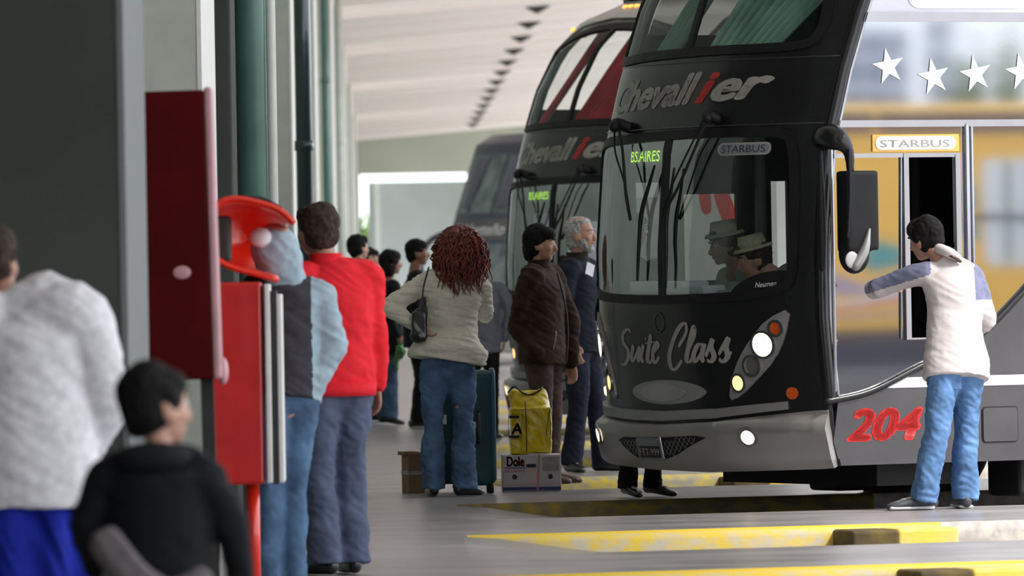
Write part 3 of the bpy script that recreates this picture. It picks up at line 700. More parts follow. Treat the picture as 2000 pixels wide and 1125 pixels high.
        mapped('header_bar', poly2([(-.09, 2.19), (-.96, 2.19), (-.96, 2.165), (-.09, 2.165)], 0), near, .012, 'chrome', t, .02)
        mapped('header_panel', poly2([(-.36, 2.20), (-.96, 2.20), (-.96, 2.30), (-.36, 2.30)], 0), near, .006, 'coachyellow', t, .012)
        sp = mapped('sticker', poly2(rrect(-.935, 2.21, -.378, 2.29, .038), 0), near, .010, 'star', t)
        mapped('lettering', text_bm('STARBUS', .062, 0, 0, -.41, 2.225, 1, 0, True, 0, fit=.48), near, .013, 'letter', sp)
        polytube('window_slider', [near(-.555, 2.165, .004), near(-.535, 1.1, .004)], .007, 'chrome', t, 1)
        # mirror
        mo = empty('wing_mirror', (0, 0, 0)); mo.parent = t
        bm = bmesh.new(); box(bm, (-.20, 1.50, 1.62), (.02, 1.63, 2.085)); ball(bm, (-.06, 1.565, 1.60), (.10, .065, .12)); ball(bm, (-.15, 1.565, 1.72), (.06, .06, .10)); ball(bm, (-.15, 1.565, 2.03), (.05, .06, .055))
        remesh('housing', bm, .012, 'blackmat', mo, 3)
        bm = bmesh.new(); ball(bm, (-.005, 1.63, 1.565), (.045, .012, .05)); bmo('mirror_lamp', bm, 'shoewhite', mo, True)
        bm = bmesh.new(); tube(bm, [(-.03, 1.632, 1.53), (-.09, 1.634, 1.62), (-.125, 1.634, 1.74)], [.03, .03, .008], 10); bmo('mirror_trim', bm, 'silver2', mo, True)
        polytube('mirror_arm', [(.0, 1.30, 2.27), (.03, 1.42, 2.29), (.03, 1.55, 2.27), (-.01, 1.60, 2.20), (-.03, 1.59, 2.08)], [.05, .075, .07, .035, .022], 'black', mo, 4)
        polytube('arm_rod', [(.01, 1.64, 2.2), (.02, 1.66, 1.95), (.035, 1.65, 1.70)], .010, 'blackmat', mo)
        polytube('inner_bracket', [(.07, 1.42, 2.2), (.075, 1.43, 1.8), (.075, 1.43, 1.52)], [.012, .026, .02], 'blackmat', mo)
    # --- far side: panels with window openings
    FP = [(fx(z), z) for z in (.36, .8, 1.2, 1.6, 2.0, 2.4, 2.7, 2.98)] + [(-L_, 2.98), (-L_, .36)]
    holes = [[(-.41, 1.50), (-.23, 1.50), (-.23, 2.07), (-.41, 2.07)], [(-.95, 1.46), (-.57, 1.46), (-.57, 1.995), (-.95, 1.995)], [(-1.32, 1.50), (-1.2, 1.50), (-1.2, 2.07), (-1.32, 2.07)]]
    fwl = mapped('far_side', poly2(FP, 0, holes), far, 0, 'inner', t, .03, False)
    for x in (-1.7, -3.3, -4.9, -6.5, -8.1, -9.7): mapped('far_window', poly2(rrect(x - 1.4, 1.2, x, 2.2, .06), 0), far, .006, 'coachglass', t, .01)
    BX('far_roof_side', (-L_, -1.3, 3.62), (-1.3, -1.27, 3.88), 'black', t)
    for x in (-.55, -2.1, -3.7, -5.3, -6.9, -8.5, -10.1):
        BX('window_post', (x - 1.06, -1.3, 2.9), (x - .94, -1.27, 3.7), 'blackmat', t)
    # --- roof, floor, back
    bm = bmesh.new(); secs = [(-1.3, 3.86), (-1.22, 3.97), (-.9, 4.03), (0, 4.06), (.9, 4.03), (1.22, 3.97), (1.3, 3.86)]
    prev = None
    for x, dz in ((-.85, -.06), (-1.2, -.015), (-2.2, .0), (-L_, 0)):
        ring = [bm.verts.new((x + S.B * (1 - abs(y / 1.3) ** 2.6) * (1 if x > -1.3 else 0) - (.42 if x > -.9 else 0), y, z + dz)) for y, z in secs]
        if prev:
            for a in range(6): bm.faces.new((prev[a], ring[a], ring[a + 1], prev[a + 1]))
        prev = ring
    bmo('roof', bm, 'silver' if silvertop else 'lilac', t, True)
    BX('rear_wall', (-L_ - .05, -1.3, .36), (-L_, 1.3, 3.98), 'black', t, .02)
    BX('chassis', (-L_, -1.2, .34), (-2.9, 1.2, .5), 'blackmat', t)
    BX('chassis', (-1.35, -1.2, .38), (-.12, 1.2, .5), 'blackmat', t)
    polytube('axle', [(-2.15, -1.1, .5), (-2.15, 1.1, .5)], .09, 'blackmat', t, 1)
    BX('undertray', (-1.3, -.9, .22), (-.6, .9, .40), 'blackmat', t)
    BX('mudguard', (-1.66, .85, .14), (-1.40, 1.22, .60), 'blackmat', t, .03); BX('mudguard', (-1.66, -1.22, .14), (-1.40, -.85, .60), 'blackmat', t, .03)
    BX('mudguard', (-2.9, .85, .16), (-2.74, 1.22, .60), 'blackmat', t, .03)
    for sg in (1, -1): wheel(t, -2.15, sg); wheel(t, -9.3, sg)
    # --- interior
    BX('cab_floor', (-L_, -1.26, .36), (-.2, 1.26, .42), 'inner', t)
    BX('deck_floor', (-L_, -1.26, 2.36), (-.22, 1.26, 2.72), 'inner', t)
    BX('ceiling_lining', (-L_, -1.26, 3.78), (-1.3, 1.26, 3.84), 'innerlight', t)
    dsh = BX('dashboard', (-.22, -1.15, .95), (-.02, 1.10, 1.40), 'innerlight', t, .04)
    BX('dash_top', (-.18, -.95, 1.38), (.02, -.30, 1.46), 'paper', dsh, .02); BX('dash_papers', (-.1, -.25, 1.38), (.06, .02, 1.43), 'paper', dsh, .01)
    BX('bulkhead', (-2.55, -1.26, .42), (-2.5, 1.26, 2.36), 'inner', t)
    polytube('grab_pole', [(-1.02, -1.1, .42), (-1.02, -1.1, 2.36)], .035, 'innerlight', t, 1)
    polytube('grab_pole', [(-1.35, .2, .42), (-1.35, .2, 2.36)], .03, 'inner', t, 1)
    if detail:
        polytube('steering_wheel', [(-.42 + .10 * math.cos(a), .62 + .23 * math.sin(a), 1.45 - .20 * math.cos(a)) for a in [2 * math.pi * k / 24 for k in range(25)]], .014, 'blackmat', t, 1)
        BX('cash_box', (-.25, .05, 1.36), (-.1, .25, 1.45), 'innerlight', dsh, .02)
    for i, y in enumerate((-.95, -.45, .45, .95)):
        for r_ in range(3):
            x = -.95 - r_ * .95
            st = BX('seat', (x - .14, y - .21, 2.72), (x, y + .21, 3.22), 'seat', t, .05); BX('head_cover', (x - .15, y - .17, 3.10), (x + .012, y + .17, 3.235), 'seattop', st, .03)
    cm = {'green': 'curtgreen', 'red': 'curtred'}[curt]
    if curt == 'red':
        curtain('curtain', cm, t, ((-.55, -.60, 3.62), (-.50, -.38, 3.66)), ((-.08, -.92, 2.80), (.02, -.70, 2.80)), 3)
        curtain('curtain', cm, t, ((-.48, .18, 3.66), (-.70, .95, 3.55)), ((.07, -.05, 2.80), (-.0, .42, 2.80)), 7)
    else:
        curtain('curtain', cm, t, ((-.50, -.42, 3.62), (-.46, -.10, 3.62)), ((-.06, -.70, 2.82), (-.02, -.45, 2.80)), 4)
        curtain('curtain', cm, t, ((-.50, .22, 3.64), (-.72, 1.05, 3.52)), ((.06, .10, 2.80), (-.02, .72, 2.80)), 9)
    return t
bus1 = coach('front black double-deck coach with red number 204 and green curtains', (1.957, 46.11, LZ), 208, 'green')
bus2 = coach('black double-deck coach with red curtains parked behind the front coach', (1.72, 66.2, LZ), 208, 'red', detail=False, silvertop=True)
for y in (-.42, -.30, -.18, -.06):
    bm = bmesh.new(); ball(bm, SHP.pt(y, 3.84, .01), (.03, .03, .018), 2); bmo('roof_lamp', bm, 'amberlit', bus2, True)
bm = bmesh.new(); ball(bm, SHP.pt(-1.02, 3.66, .02), (.02, .03, .02), 2); bmo('marker_lamp', bm, 'amberlit', bus2, True)
mapped('rear_reflector', poly2([(-1.25, .62), (-.95, .52), (-.92, .30), (-1.20, .34)], .05), front(SHP), .11, 'letterred', bus2, .02)

# yellow coach and town on the open side of the station (they mirror in the side glass)
def yellow_coach():
    n = Vector((-.8829, -.4695, 0)); l = Vector((.4695, -.8829, 0)); o = Vector((1.957, 46.11, LZ)) + n * (-30) + l * 47.55
    t = thing('yellow_coach', 'yellow and teal coach mirrored in the side glass of coach 204', 'coach', o, R(208))
    bm = bmesh.new(); box(bm, (-6, -1.25, .35), (6, 1.25, 3.68)); bmo('body', bm, 'coachyellow', t, bevel=.12)
    P = lambda nm, pts, m_, off=.01: mapped(nm, poly2(pts, 0), lambda u, v, o_: Vector((u, -1.25 - o_, v)), off, m_, t, .01)
    P('skirt', [(-5.95, .33), (5.95, .33), (5.95, .80), (-5.95, .80)], 'navy', .02)
    for a, b in ((5.8, 1.9), (1.84, -1.6), (-1.66, -5.8)): P('window', rrect(b, 3.28, a, 3.56, .06), 'coachglass')
    P('red_line', [(-5.8, 3.42), (5.8, 3.38), (5.8, 3.40), (-5.8, 3.45)], 'coachred', .02)
    P('curtained_window', rrect(-3.0, 1.58, .22, 2.95, .08), 'paper', .012)
    for k in range(7): P('window_curtain', [(-.05 - .42 * k, 1.62), (-.22 - .42 * k, 1.62), (-.25 - .42 * k, 2.92), (-.10 - .42 * k, 2.92)], 'seattop' if k % 2 else 'shirt_green', .02)
    P('teal_flash', [(.62, 2.62), (.36, 2.60), (.33, 2.36), (.45, 2.30), (.62, 2.42)], 'teal'); P('teal_flash', [(.62, 2.16), (.34, 2.12), (.30, 1.90), (.62, 1.98)], 'teal')
    P('teal_band', [(.7, 2.24), (-3.0, 2.26), (-3.0, 2.18), (.7, 2.16)], 'navy', .03)
    P('teal_flash', [(1.9, 1.90), (1.5, 1.82), (1.3, 1.62), (1.9, 1.52), (2.2, 1.66)], 'teal')
    P('mauve_wave', chaikin([(3.4, 1.62), (2.6, 1.55), (2.0, 1.32), (1.4, 1.44), (.9, 1.36), (1.5, 1.22), (2.4, 1.24), (3.4, 1.36)], 2), 'mauve')
    P('white_wave', chaikin([(3.4, 1.16), (2.3, 1.14), (1.6, 1.28), (.6, 1.30), (.6, 1.24), (1.6, 1.20), (2.3, 1.09), (3.4, 1.12)], 2), 'coachwhite', .014)
    P('red_wave', chaikin([(3.4, 1.11), (2.3, 1.08), (1.6, 1.19), (.6, 1.23), (.6, 1.19), (1.6, 1.15), (2.3, 1.05), (3.4, 1.08)], 2), 'coachred', .014)
    P('grey_wave', chaikin([(3.4, 1.0), (2.3, .98), (.6, 1.05), (.6, 1.01), (2.3, .94), (3.4, .96)], 2), 'mauve', .014)
    for x in (-3.8, 3.9):
        for sg in (-1,): wheel(t, x, sg)
    for x in (-3.8, 3.9): wheel(t, x, 1)
yellow_coach()
building((1000, -540, 0), (15, 12, 40), R(240), 9, 4, 'tall pale office block mirrored above the coach stars')
building((1005.5, -529, 0), (4, 5, 42), R(240), 9, 2, 'narrow office tower mirrored right of the tall pale block')
tree((398.4, -178.9, 0), 15.5, 1.0, 'slim street tree mirrored by the third star', 3)
tree((399.7, -176.6, 0), 16, .9, 'slim street tree mirrored by the last star', 4)

def white_coach():
    t = thing('white_coach', 'white coach with red marks seen through the cab of coach 204', 'coach', (2.37, 58.2, LZ), R(208))
    bm = bmesh.new(); box(bm, (-11, -1.25, .35), (0, 1.25, 3.1)); bmo('body', bm, 'coachwhite', t, bevel=.18)
    P = lambda nm, pts, m_, off=.01: mapped(nm, poly2(pts, 0), lambda u, v, o_: Vector((u, 1.25 + o_, v)), off, m_, t, .01)
    P('window', rrect(-10.5, 2.15, -.5, 2.85, .1), 'coachglass')
    Q = lambda nm, pts, m_, off=.01: mapped(nm, poly2(pts, 0), lambda u, v, o_: Vector((.0 + o_, u, v)), off, m_, t, .01)
    Q('red_mark', chaikin([(.05, 2.16), (.20, 2.18), (.26, 1.98), (.12, 1.94)], 2), 'coachred'); Q('red_mark', chaikin([(.26, 2.20), (.44, 2.20), (.66, 1.90), (.52, 1.70), (.30, 1.66), (.28, 1.76), (.46, 1.86), (.34, 2.0)], 2), 'coachred')
    Q('windscreen', rrect(-1.05, 2.35, 1.05, 2.95, .1), 'coachglass'); Q('grey_panel', rrect(-1.1, 1.3, -.25, 2.1, .1), 'silver')
    wheel(t, -2, 1); wheel(t, -8, 1); wheel(t, -2, -1); wheel(t, -8, -1)
white_coach()

def far_coach():
    S = Shape(.22, 2.2, [(.3, .0), (1.0, .0), (2.0, .22), (2.6, .40), (3.3, .68), (3.78, .86), (3.95, 1.2)])
    t = thing('dark_blue_coach', 'dark blue double-deck coach with white script lettering, far behind the red-haired woman', 'coach', (1.66, 127.5, LZ), R(216)); fr = front(S)
    bm = bmesh.new(); g = []
    for i in range(61):
        z = .3 + 3.65 * i / 60; g.append([bm.verts.new((-1.3 + 2.6 * j / 30, z, 0)) for j in range(31)])
    for i in range(60):
        for j in range(30): bm.faces.new((g[i][j], g[i][j + 1], g[i + 1][j + 1], g[i + 1][j]))
    mapped('front_shell', bm, fr, 0, 'navy', t)
    bm = bmesh.new(); prev = None
    for i in range(20):
        z = .3 + 3.65 * i / 19; ring = [bm.verts.new(p) for p in ((-S.sb(z), 1.3, z), (-11.5, 1.3, z), (-11.5, -1.3, z), (-S.sb(z), -1.3, z))]
        if prev:
            for a in range(3): bm.faces.new((prev[a], prev[a + 1], ring[a + 1], ring[a]))
        prev = ring
    bm.faces.new(prev); bmo('body', bm, 'navy', t)
    def gl(nm, P, off=.01, m_='coachscreen'): return mapped(nm, poly2(P, .08), fr, off, m_, t, .012)
    gl('upper_windscreen', rrect(-1.12, 2.62, -.03, 3.60, .08)); gl('upper_windscreen', rrect(.03, 2.62, 1.12, 3.60, .08))
    gl('windscreen', rrect(-1.12, 1.15, -.03, 2.10, .08)); gl('windscreen', rrect(.03, 1.15, 1.12, 2.10, .08))
    mapped('name_band', poly2(rrect(-1.2, 2.18, 1.2, 2.52, .03), .08), fr, .006, 'innerlight2', t, .01)
    mapped('lettering', text_bm('El Norteño Vip', .26, .008, .35, -1.1, 2.26, step=.06, fit=2.1), fr, .016, 'letterwhite', t)
    for sg in (-1, 1):
        mapped('headlight', poly2(ellipse(.92 * sg, .82, .10, .08), .05), fr, .02, 'lens2', t, .01)
        mapped('headlight_rim', ringpatch(ellipse(.92 * sg, .82, .11, .09), 0, .03), fr, .015, 'letterwhite', t, .01)
    mapped('bumper', poly2(rrect(-1.25, .32, 1.25, .62, .04), .08), fr, .05, 'silver', t, .05)
    for sg, d_ in ((-1, .0), (1, 0)):
        polytube('mirror_arm', [fr(1.2 * sg, 2.35, 0), fr(1.25 * sg, 2.3, .0) + Vector((.25, .22 * sg, -.08)), fr(1.25 * sg, 2.1, 0) + Vector((.35, .34 * sg, -.12))], .05, 'navy', t)
        bm = bmesh.new(); q = fr(1.25 * sg, 1.75, 0) + Vector((.3, .34 * sg, 0)); ball(bm, q, (.06, .10, .22)); bmo('wing_mirror', bm, 'navy', t, True)
    curtain('curtain', 'sweat_grey', t, (fr(-.9, 3.55, .03), fr(-.5, 3.55, .03)), (fr(-.9, 2.7, .03), fr(-.75, 2.7, .03)), 3)
    curtain('curtain', 'sweat_grey', t, (fr(.15, 3.55, .03), fr(.6, 3.55, .03)), (fr(.1, 2.7, .03), fr(.35, 2.7, .03)), 3)
    wheel(t, -2.2, 1); wheel(t, -9, 1); wheel(t, -2.2, -1)
Mt['coachscreen'] = mat('coach_windscreen', (.10, .13, .13), .12, nz=.5, nscale=3, coat=.4); Mt['innerlight2'] = mat('name_band', (.09, .085, .09), .5, nz=.05)
far_coach()
def parked_coach(x, y, label):
    t = thing('parked_coach', label, 'coach', (x, y, LZ), R(208))
    bm = bmesh.new(); box(bm, (-11, -1.25, .35), (0, 1.25, 3.7)); bmo('body', bm, 'navy', t, bevel=.2)
    bm = bmesh.new(); box(bm, (.0, -1.05, 1.2), (.02, 1.05, 2.2)); bmo('windscreen', bm, 'coachscreen', t, bevel=.01)
    bm = bmesh.new(); box(bm, (.0, -1.05, 2.6), (.02, 1.05, 3.5)); bmo('upper_windscreen', bm, 'coachscreen', t, bevel=.01)
    wheel(t, -2, 1); wheel(t, -8, 1)

# ------------------------------------------------------------------ red telephone stands
def booths():
    t = thing('red_panel', 'tall dark red panel with a lit pale edge hanging nearest the left wall', 'panel', (-.80, 30.0, .99), R(0))
    bm = bmesh.new(); box(bm, (-.155, 0, 0), (.13, .26, 1.13)); p = bmo('panel_body', bm, 'redpanel', t, bevel=.012); 
    bm = bmesh.new(); box(bm, (.128, -.005, -.0), (.162, .26, 1.14)); bmo('lit_edge', bm, 'pinkedge', t, bevel=.012)  # light on the panel's side edge, painted in as pale pink
    bm = bmesh.new(); ball(bm, (.165, .05, .03), (.022, .03, .055)); bmo('edge_knob', bm, 'pinkedge', t, True)
    bm = bmesh.new(); ball(bm, (.02, -.002, .42), (.035, .004, .026)); bmo('scuff', bm, 'pinkedge', t, True)
    bm = bmesh.new(); box(bm, (-.14, .08, .2), (-.10, .2, .3)); box(bm, (-.25, .10, .3), (-.1, .14, .34)); box(bm, (-.25, .10, .9), (-.1, .14, .94)); bmo('wall_bracket', bm, 'dark', t)
    bm = bmesh.new(); box(bm, (.075, .10, -.99), (.125, .16, .02)); box(bm, (.0, .04, -.99), (.2, .22, -.975)); bmo('stand', bm, 'dark', t)
    for v in (t,): v.rotation_euler = (0, R(-1.0), 0)
    b = thing('phone_stand', 'red telephone stand with an open hood behind the tall dark red panel', 'telephone', (-.60, 33.0, 0))
    bm = bmesh.new(); box(bm, (-.15, 0, .50), (.075, .45, 1.37)); bmo('cabinet', bm, 'red', b, bevel=.015)
    for x in (.085, .135):
        bm = bmesh.new(); box(bm, (x, -.02 + (.03 if x > .1 else 0), .505), (x + .024, .44, 1.365 - (x - .08) * .9)); bmo('white_edge', bm, 'white', b, bevel=.006)
    bm = bmesh.new(); box(bm, (.108, .0, .50), (.136, .42, 1.33)); bmo('side_leaf', bm, 'dark', b)
    bm = bmesh.new(); tube(bm, [(.02, .15, 0), (.02, .15, .55)], .028, 14, 1, cap='flat'); box(bm, (-.08, .03, 0), (.12, .27, .02)); bmo('post', bm, 'hoodred', b, True)
    # curved hood: a scoop, open towards the platform and the light
    prof = [(.215, 1.625), (.15, 1.685), (.05, 1.72), (-.05, 1.735), (-.13, 1.70), (-.16, 1.60), (-.145, 1.49), (-.07, 1.435), (.03, 1.405), (.135, 1.375)]
    bm = bmesh.new(); prev = None; cx, cz = .0, 1.56
    for y, k_ in ((.22, 1.06), (.26, 1.0), (.6, .98), (.9, .93), (1.12, .75), (1.2, .45), (1.22, .05)):
        P = catmull([list(p) for p in prof], 3); ring = [bm.verts.new((cx + (x - cx) * k_, y, cz + (z - cz) * k_)) for x, z in P]
        if prev:
            for i in range(len(P) - 1): bm.faces.new((prev[i], prev[i + 1], ring[i + 1], ring[i]))
        prev = ring
    h = bmo('hood', bm, 'hoodred', b, True); sm = h.modifiers.new('s', 'SOLIDIFY'); sm.thickness = .02
    bm = bmesh.new(); box(bm, (-.13, .35, 1.46), (-.06, .55, 1.66)); bmo('telephone', bm, 'dark', b, bevel=.02)
    bm = bmesh.new(); tube(bm, [(-.0, .6, 1.74), (.07, .62, 1.725), (.15, .6, 1.69)], [.012, .02, .012], 10); bmo('hood_cap', bm, 'dark', b, True)
booths()

# ------------------------------------------------------------------ luggage
def luggage():
    t = thing('suitcase', 'large upright dark teal suitcase beside the woman in the cream jacket', 'suitcase', (.70, 49.3, 0), R(3))
    bm = bmesh.new(); tube(bm, [(-.105, 0, .06), (-.105, 0, .12), (-.105, 0, .68), (-.105, 0, .755)], [(.085, .12), (.10, .14), (.10, .14), (.085, .12)], 24, 3, cap='round')
    bmesh.ops.delete(bm, geom=bm.verts[:], context='VERTS')
    box(bm, (-.235, -.14, .05), (-.005, .16, .79)); bmo('shell', bm, 'case', t, bevel=.05)
    for x in (-.018, -.215):
        bm = bmesh.new(); P = [(x, -.12, .09), (x, -.145, .13), (x, -.15, .42), (x, -.145, .70), (x, -.10, .785), (x, .10, .79)]; tube(bm, P, .012, 10, 4); bmo('piping', bm, 'casetrim', t, True)
    bm = bmesh.new(); tube(bm, [(-.12, -.14, .33), (-.12, -.18, .35), (-.12, -.185, .43), (-.12, -.18, .50), (-.12, -.14, .52)], .013, 10, 4); bmo('handle', bm, 'leather', t, True)
    BX('handle_plate', (-.16, -.16, .42), (-.135, -.14, .46), 'white', t); 
    for x in (-.2, -.04):
        for y in (-.1, .12):
            bm = bmesh.new(); tube(bm, [(x - .015, y, .028), (x + .015, y, .028)], .028, 14, 1, ref=(0, 1, 0), cap='flat'); bmo('caster', bm, 'blackmat', t, True)
    t = thing('suitcase', 'dark teal suitcase half hidden behind the legs of the woman in the cream jacket', 'suitcase', (.52, 49.75, 0), R(0))
    BX('shell', (-.27, -.12, .05), (-.02, .12, .70), 'case', t, .05)
    BX('lock', (-.16, -.135, .44), (-.13, -.115, .50), 'white', t)
    for x in (-.22, -.07):
        bm = bmesh.new(); tube(bm, [(x - .015, 0, .028), (x + .015, 0, .028)], .028, 14, 1, cap='flat'); bmo('caster', bm, 'blackmat', t, True)
    t = thing('cardboard_box', 'small brown cardboard box on the floor left of the woman in the cream jacket', 'box', (.165, 49.6, 0), R(10))
    BX('carton', (-.05, -.13, 0), (.09, .13, .262), 'card', t, .006); BX('tape', (-.052, -.133, .12), (.092, .132, .145), 'kerbgrey', t); BX('carton_flap', (-.075, -.12, .245), (.02, .12, .268), 'card', t)
    # fruit carton
    t = thing('banana_carton', 'white fruit carton with red lettering under the yellow bag', 'box', (.925, 49.43, 0), R(0))
    BX('carton', (-.185, 0, 0), (.195, .38, .235), 'boxwhite', t, .005)
    fn = lambda u, v, o: Vector((u, -o, v))
    def lab(nm, bm, m_, off=.003): return mapped(nm, bm, fn, off, m_, t, 0, False)
    lab('lettering', text_bm('Dole', .088, .004, 0, -.155, .165, step=0, fit=.115), 'boxred')
    lab('lettering', text_bm('BANANAS', .030, .001, 0, -.165, .125, step=0, fit=.125), 'boxred')
    lab('blue_bar', poly2([(-.17, .157), (-.035, .157), (-.035, .151), (-.17, .151)], 0), 'boxblue')
    lab('blue_band', poly2([(-.183, .008), (.193, .008), (.193, .030), (-.183, .030)], 0), 'boxblue')
    lab('pink_line', poly2([(-.183, .045), (.193, .045), (.193, .049), (-.183, .049)], 0), 'boxpink')
    lab('tape', poly2([(.035, .0), (.047, 0), (.060, .235), (.048, .235)], 0), 'boxpink', .004)
    lab('hand_hole', poly2(rrect(-.03, .155, .035, .178, .010), 0), 'dark'); 
    for x in (-.105, .125): lab('vent_hole', poly2(ellipse(x, .095, .016, .017), 0), 'dark')
    lab('print_mark', poly2(rrect(.075, .13, .18, .22, .005), 0), 'kerbgrey', .002)
    lab('print_mark', ringpatch(ellipse(.005, .10, .022, .034), 0, .004), 'coachyellow'); 
    # yellow bag
    t = thing('yellow_bag', 'glossy yellow plastic bag with a black letter box, standing on the fruit carton', 'bag', (.93, 49.60, .237), R(0))
    bm = bmesh.new(); tube(bm, [(0, 0, .012), (0, 0, .05), (.005, 0, .20), (.0, 0, .33), (-.005, .0, .41)], [(.125, .13), (.14, .14), (.135, .13), (.13, .09), (.115, .03)], 32, 4, ref=(1, 0, 0), cap='flat')
    box(bm, (-.13, -.12, .005), (.135, .12, .30)); ball(bm, (.08, 0, .37), (.045, .03, .06)); ball(bm, (-.10, 0, .38), (.04, .03, .04))
    bg_ = remesh('bag_body', bm, .010, 'yellowbag', t, 2, .012, (6, 6, 4), 4)
    fn = lambda u, v, o: Vector((u, -.142 - o, v))
    mapped('printed_frame', ringpatch([(-.145, .10), (-.065, .10), (-.050, .26), (-.145, .26)], -.004, .0), fn, .004, 'blackmat', t)
    mapped('printed_letter', text_bm('A', .10, .003, .1, -.125, .135, step=0), fn, .004, 'letter', t)
    for z in (.108, .235): mapped('printed_bar', poly2([(-.14, z), (-.075, z), (-.073, z + .018), (-.14, z + .018)], 0), fn, .0045, 'blackmat', t)
    mapped('printed_frame', ringpatch([(.095, .12), (.128, .13), (.128, .29), (.115, .27)], -.004, .0), fn, .004, 'blackmat', t)
    polytube('bag_seam', [(-.03, -.145, .02), (-.03, -.146, .2), (-.032, -.10, .34)], .003, 'dark', t)
    polytube('handle', [(-.14, -.02, .40), (-.10, -.04, .44), (-.05, -.05, .40), (.0, -.05, .385), (.06, -.04, .41), (.08, -.02, .43)], .006, 'leather', t)
luggage()

# ------------------------------------------------------------------ people
V = Vector
def mix(a, b, t): return a.lerp(b, t)
def auto(H=1.75, psi=90., stance=.10, lean=0., stride=0., arms='down'):
    """joint positions, person faces angle psi (deg, ccw from +X); a = person's right, b = person's left"""
    k = H / 1.75
    J = dict(pelvis=(0, 0, .93), chest=(0, 0, 1.27), neck=(-.01, 0, 1.47), head=(.02, 0, 1.625),
             sha=(0, -.185, 1.41), shb=(0, .185, 1.41), ela=(-.03, -.235, 1.13), elb=(-.03, .235, 1.13), wra=(.05, -.24, .88), wrb=(.05, .24, .88),
             hipa=(0, -.085, .90), hipb=(0, .085, .90), kna=(.03 + stride * .5, -stance, .50), knb=(.03 - stride * .45, stance, .50),
             ana=(stride, -stance, .085), anb=(-stride, stance, .085), toa=(.17 + stride, -stance - .03, .03), tob=(.17 - stride, stance + .03, .03))
    if arms == 'pocket': J.update(ela=(-.10, -.26, 1.14), wra=(.05, -.20, .93), elb=(-.10, .26, 1.14), wrb=(.05, .20, .93))
    if arms == 'fold': J.update(ela=(.02, -.25, 1.14), wra=(.24, -.12, 1.13), elb=(.02, .25, 1.14), wrb=(.24, .12, 1.16))
    q = Matrix.Rotation(R(psi), 3, 'Z')
    return {n: q @ (V(p) * k) for n, p in J.items()}
def hand(bm, w, d, nrm, k=1., curl=.5):
    """palm and five fingers; d pointing direction, nrm the palm's facing direction"""
    d = d.normalized(); nrm = (nrm - d * nrm.dot(d)).normalized(); s = d.cross(nrm).normalized()
    tube(bm, [w, w + d * .03 * k, w + d * .07 * k, w + d * .088 * k], [(.026 * k, .019 * k), (.033 * k, .016 * k), (.040 * k, .015 * k), (.036 * k, .013 * k)], 12, 2, ref=s)
    for i, L_ in enumerate((.070, .078, .073, .058)):
        o = w + d * (.084 - .004 * abs(i - 1.3)) * k + s * (.029 - .0195 * i) * k; p = [o]; a = 0
        for j, f_ in enumerate((.45, .32, .23)):
            a += curl * (.45 + .35 * j); p.append(p[-1] + (d * math.cos(a) + nrm * math.sin(a)) * L_ * f_ * k)
        tube(bm, p, [.0092 * k, .0088 * k, .008 * k, .0068 * k], 8, 2, ref=s)
    o = w + d * .022 * k + s * .026 * k; tube(bm, [o, o + (s * .6 + d * .7 + nrm * .2) * .035 * k, o + (s * .55 + d * 1.5 + nrm * .55) * .035 * k], [.012 * k, .0105 * k, .0085 * k], 8, 3, ref=nrm)
def head(bm, c, q, k=1.):
    def P(x, y, z): return c + q @ (V((x, y, z)) * k)
    def B_(x, y, z, r): ball(bm, P(x, y, z), [v * k for v in r], 3, q)
    B_(-.012, 0, .035, (.096, .076, .092)); B_(.015, 0, -.005, (.078, .068, .085)); B_(.030, 0, -.052, (.060, .056, .055)); B_(.058, 0, -.088, (.026, .026, .020))
    B_(.060, .032, -.022, (.028, .026, .026)); B_(.060, -.032, -.022, (.028, .026, .026))
    B_(.068, 0, .035, (.022, .05, .014))
    tube(bm, [P(.080, 0, .022), P(.096, 0, -.004), P(.108, 0, -.026), P(.092, 0, -.034)], [(.010 * k, .010 * k), (.012 * k, .012 * k), (.017 * k, .013 * k), (.013 * k, .010 * k)], 10, 3, ref=q @ V((0, 1, 0)))
    B_(.083, 0, -.052, (.012, .024, .006)); B_(.081, 0, -.062, (.012, .020, .007))
    for sg in (-1, 1):
        B_(-.012, .078 * sg, -.008, (.021, .010, .033)); B_(.002, .072 * sg, -.01, (.02, .012, .03))
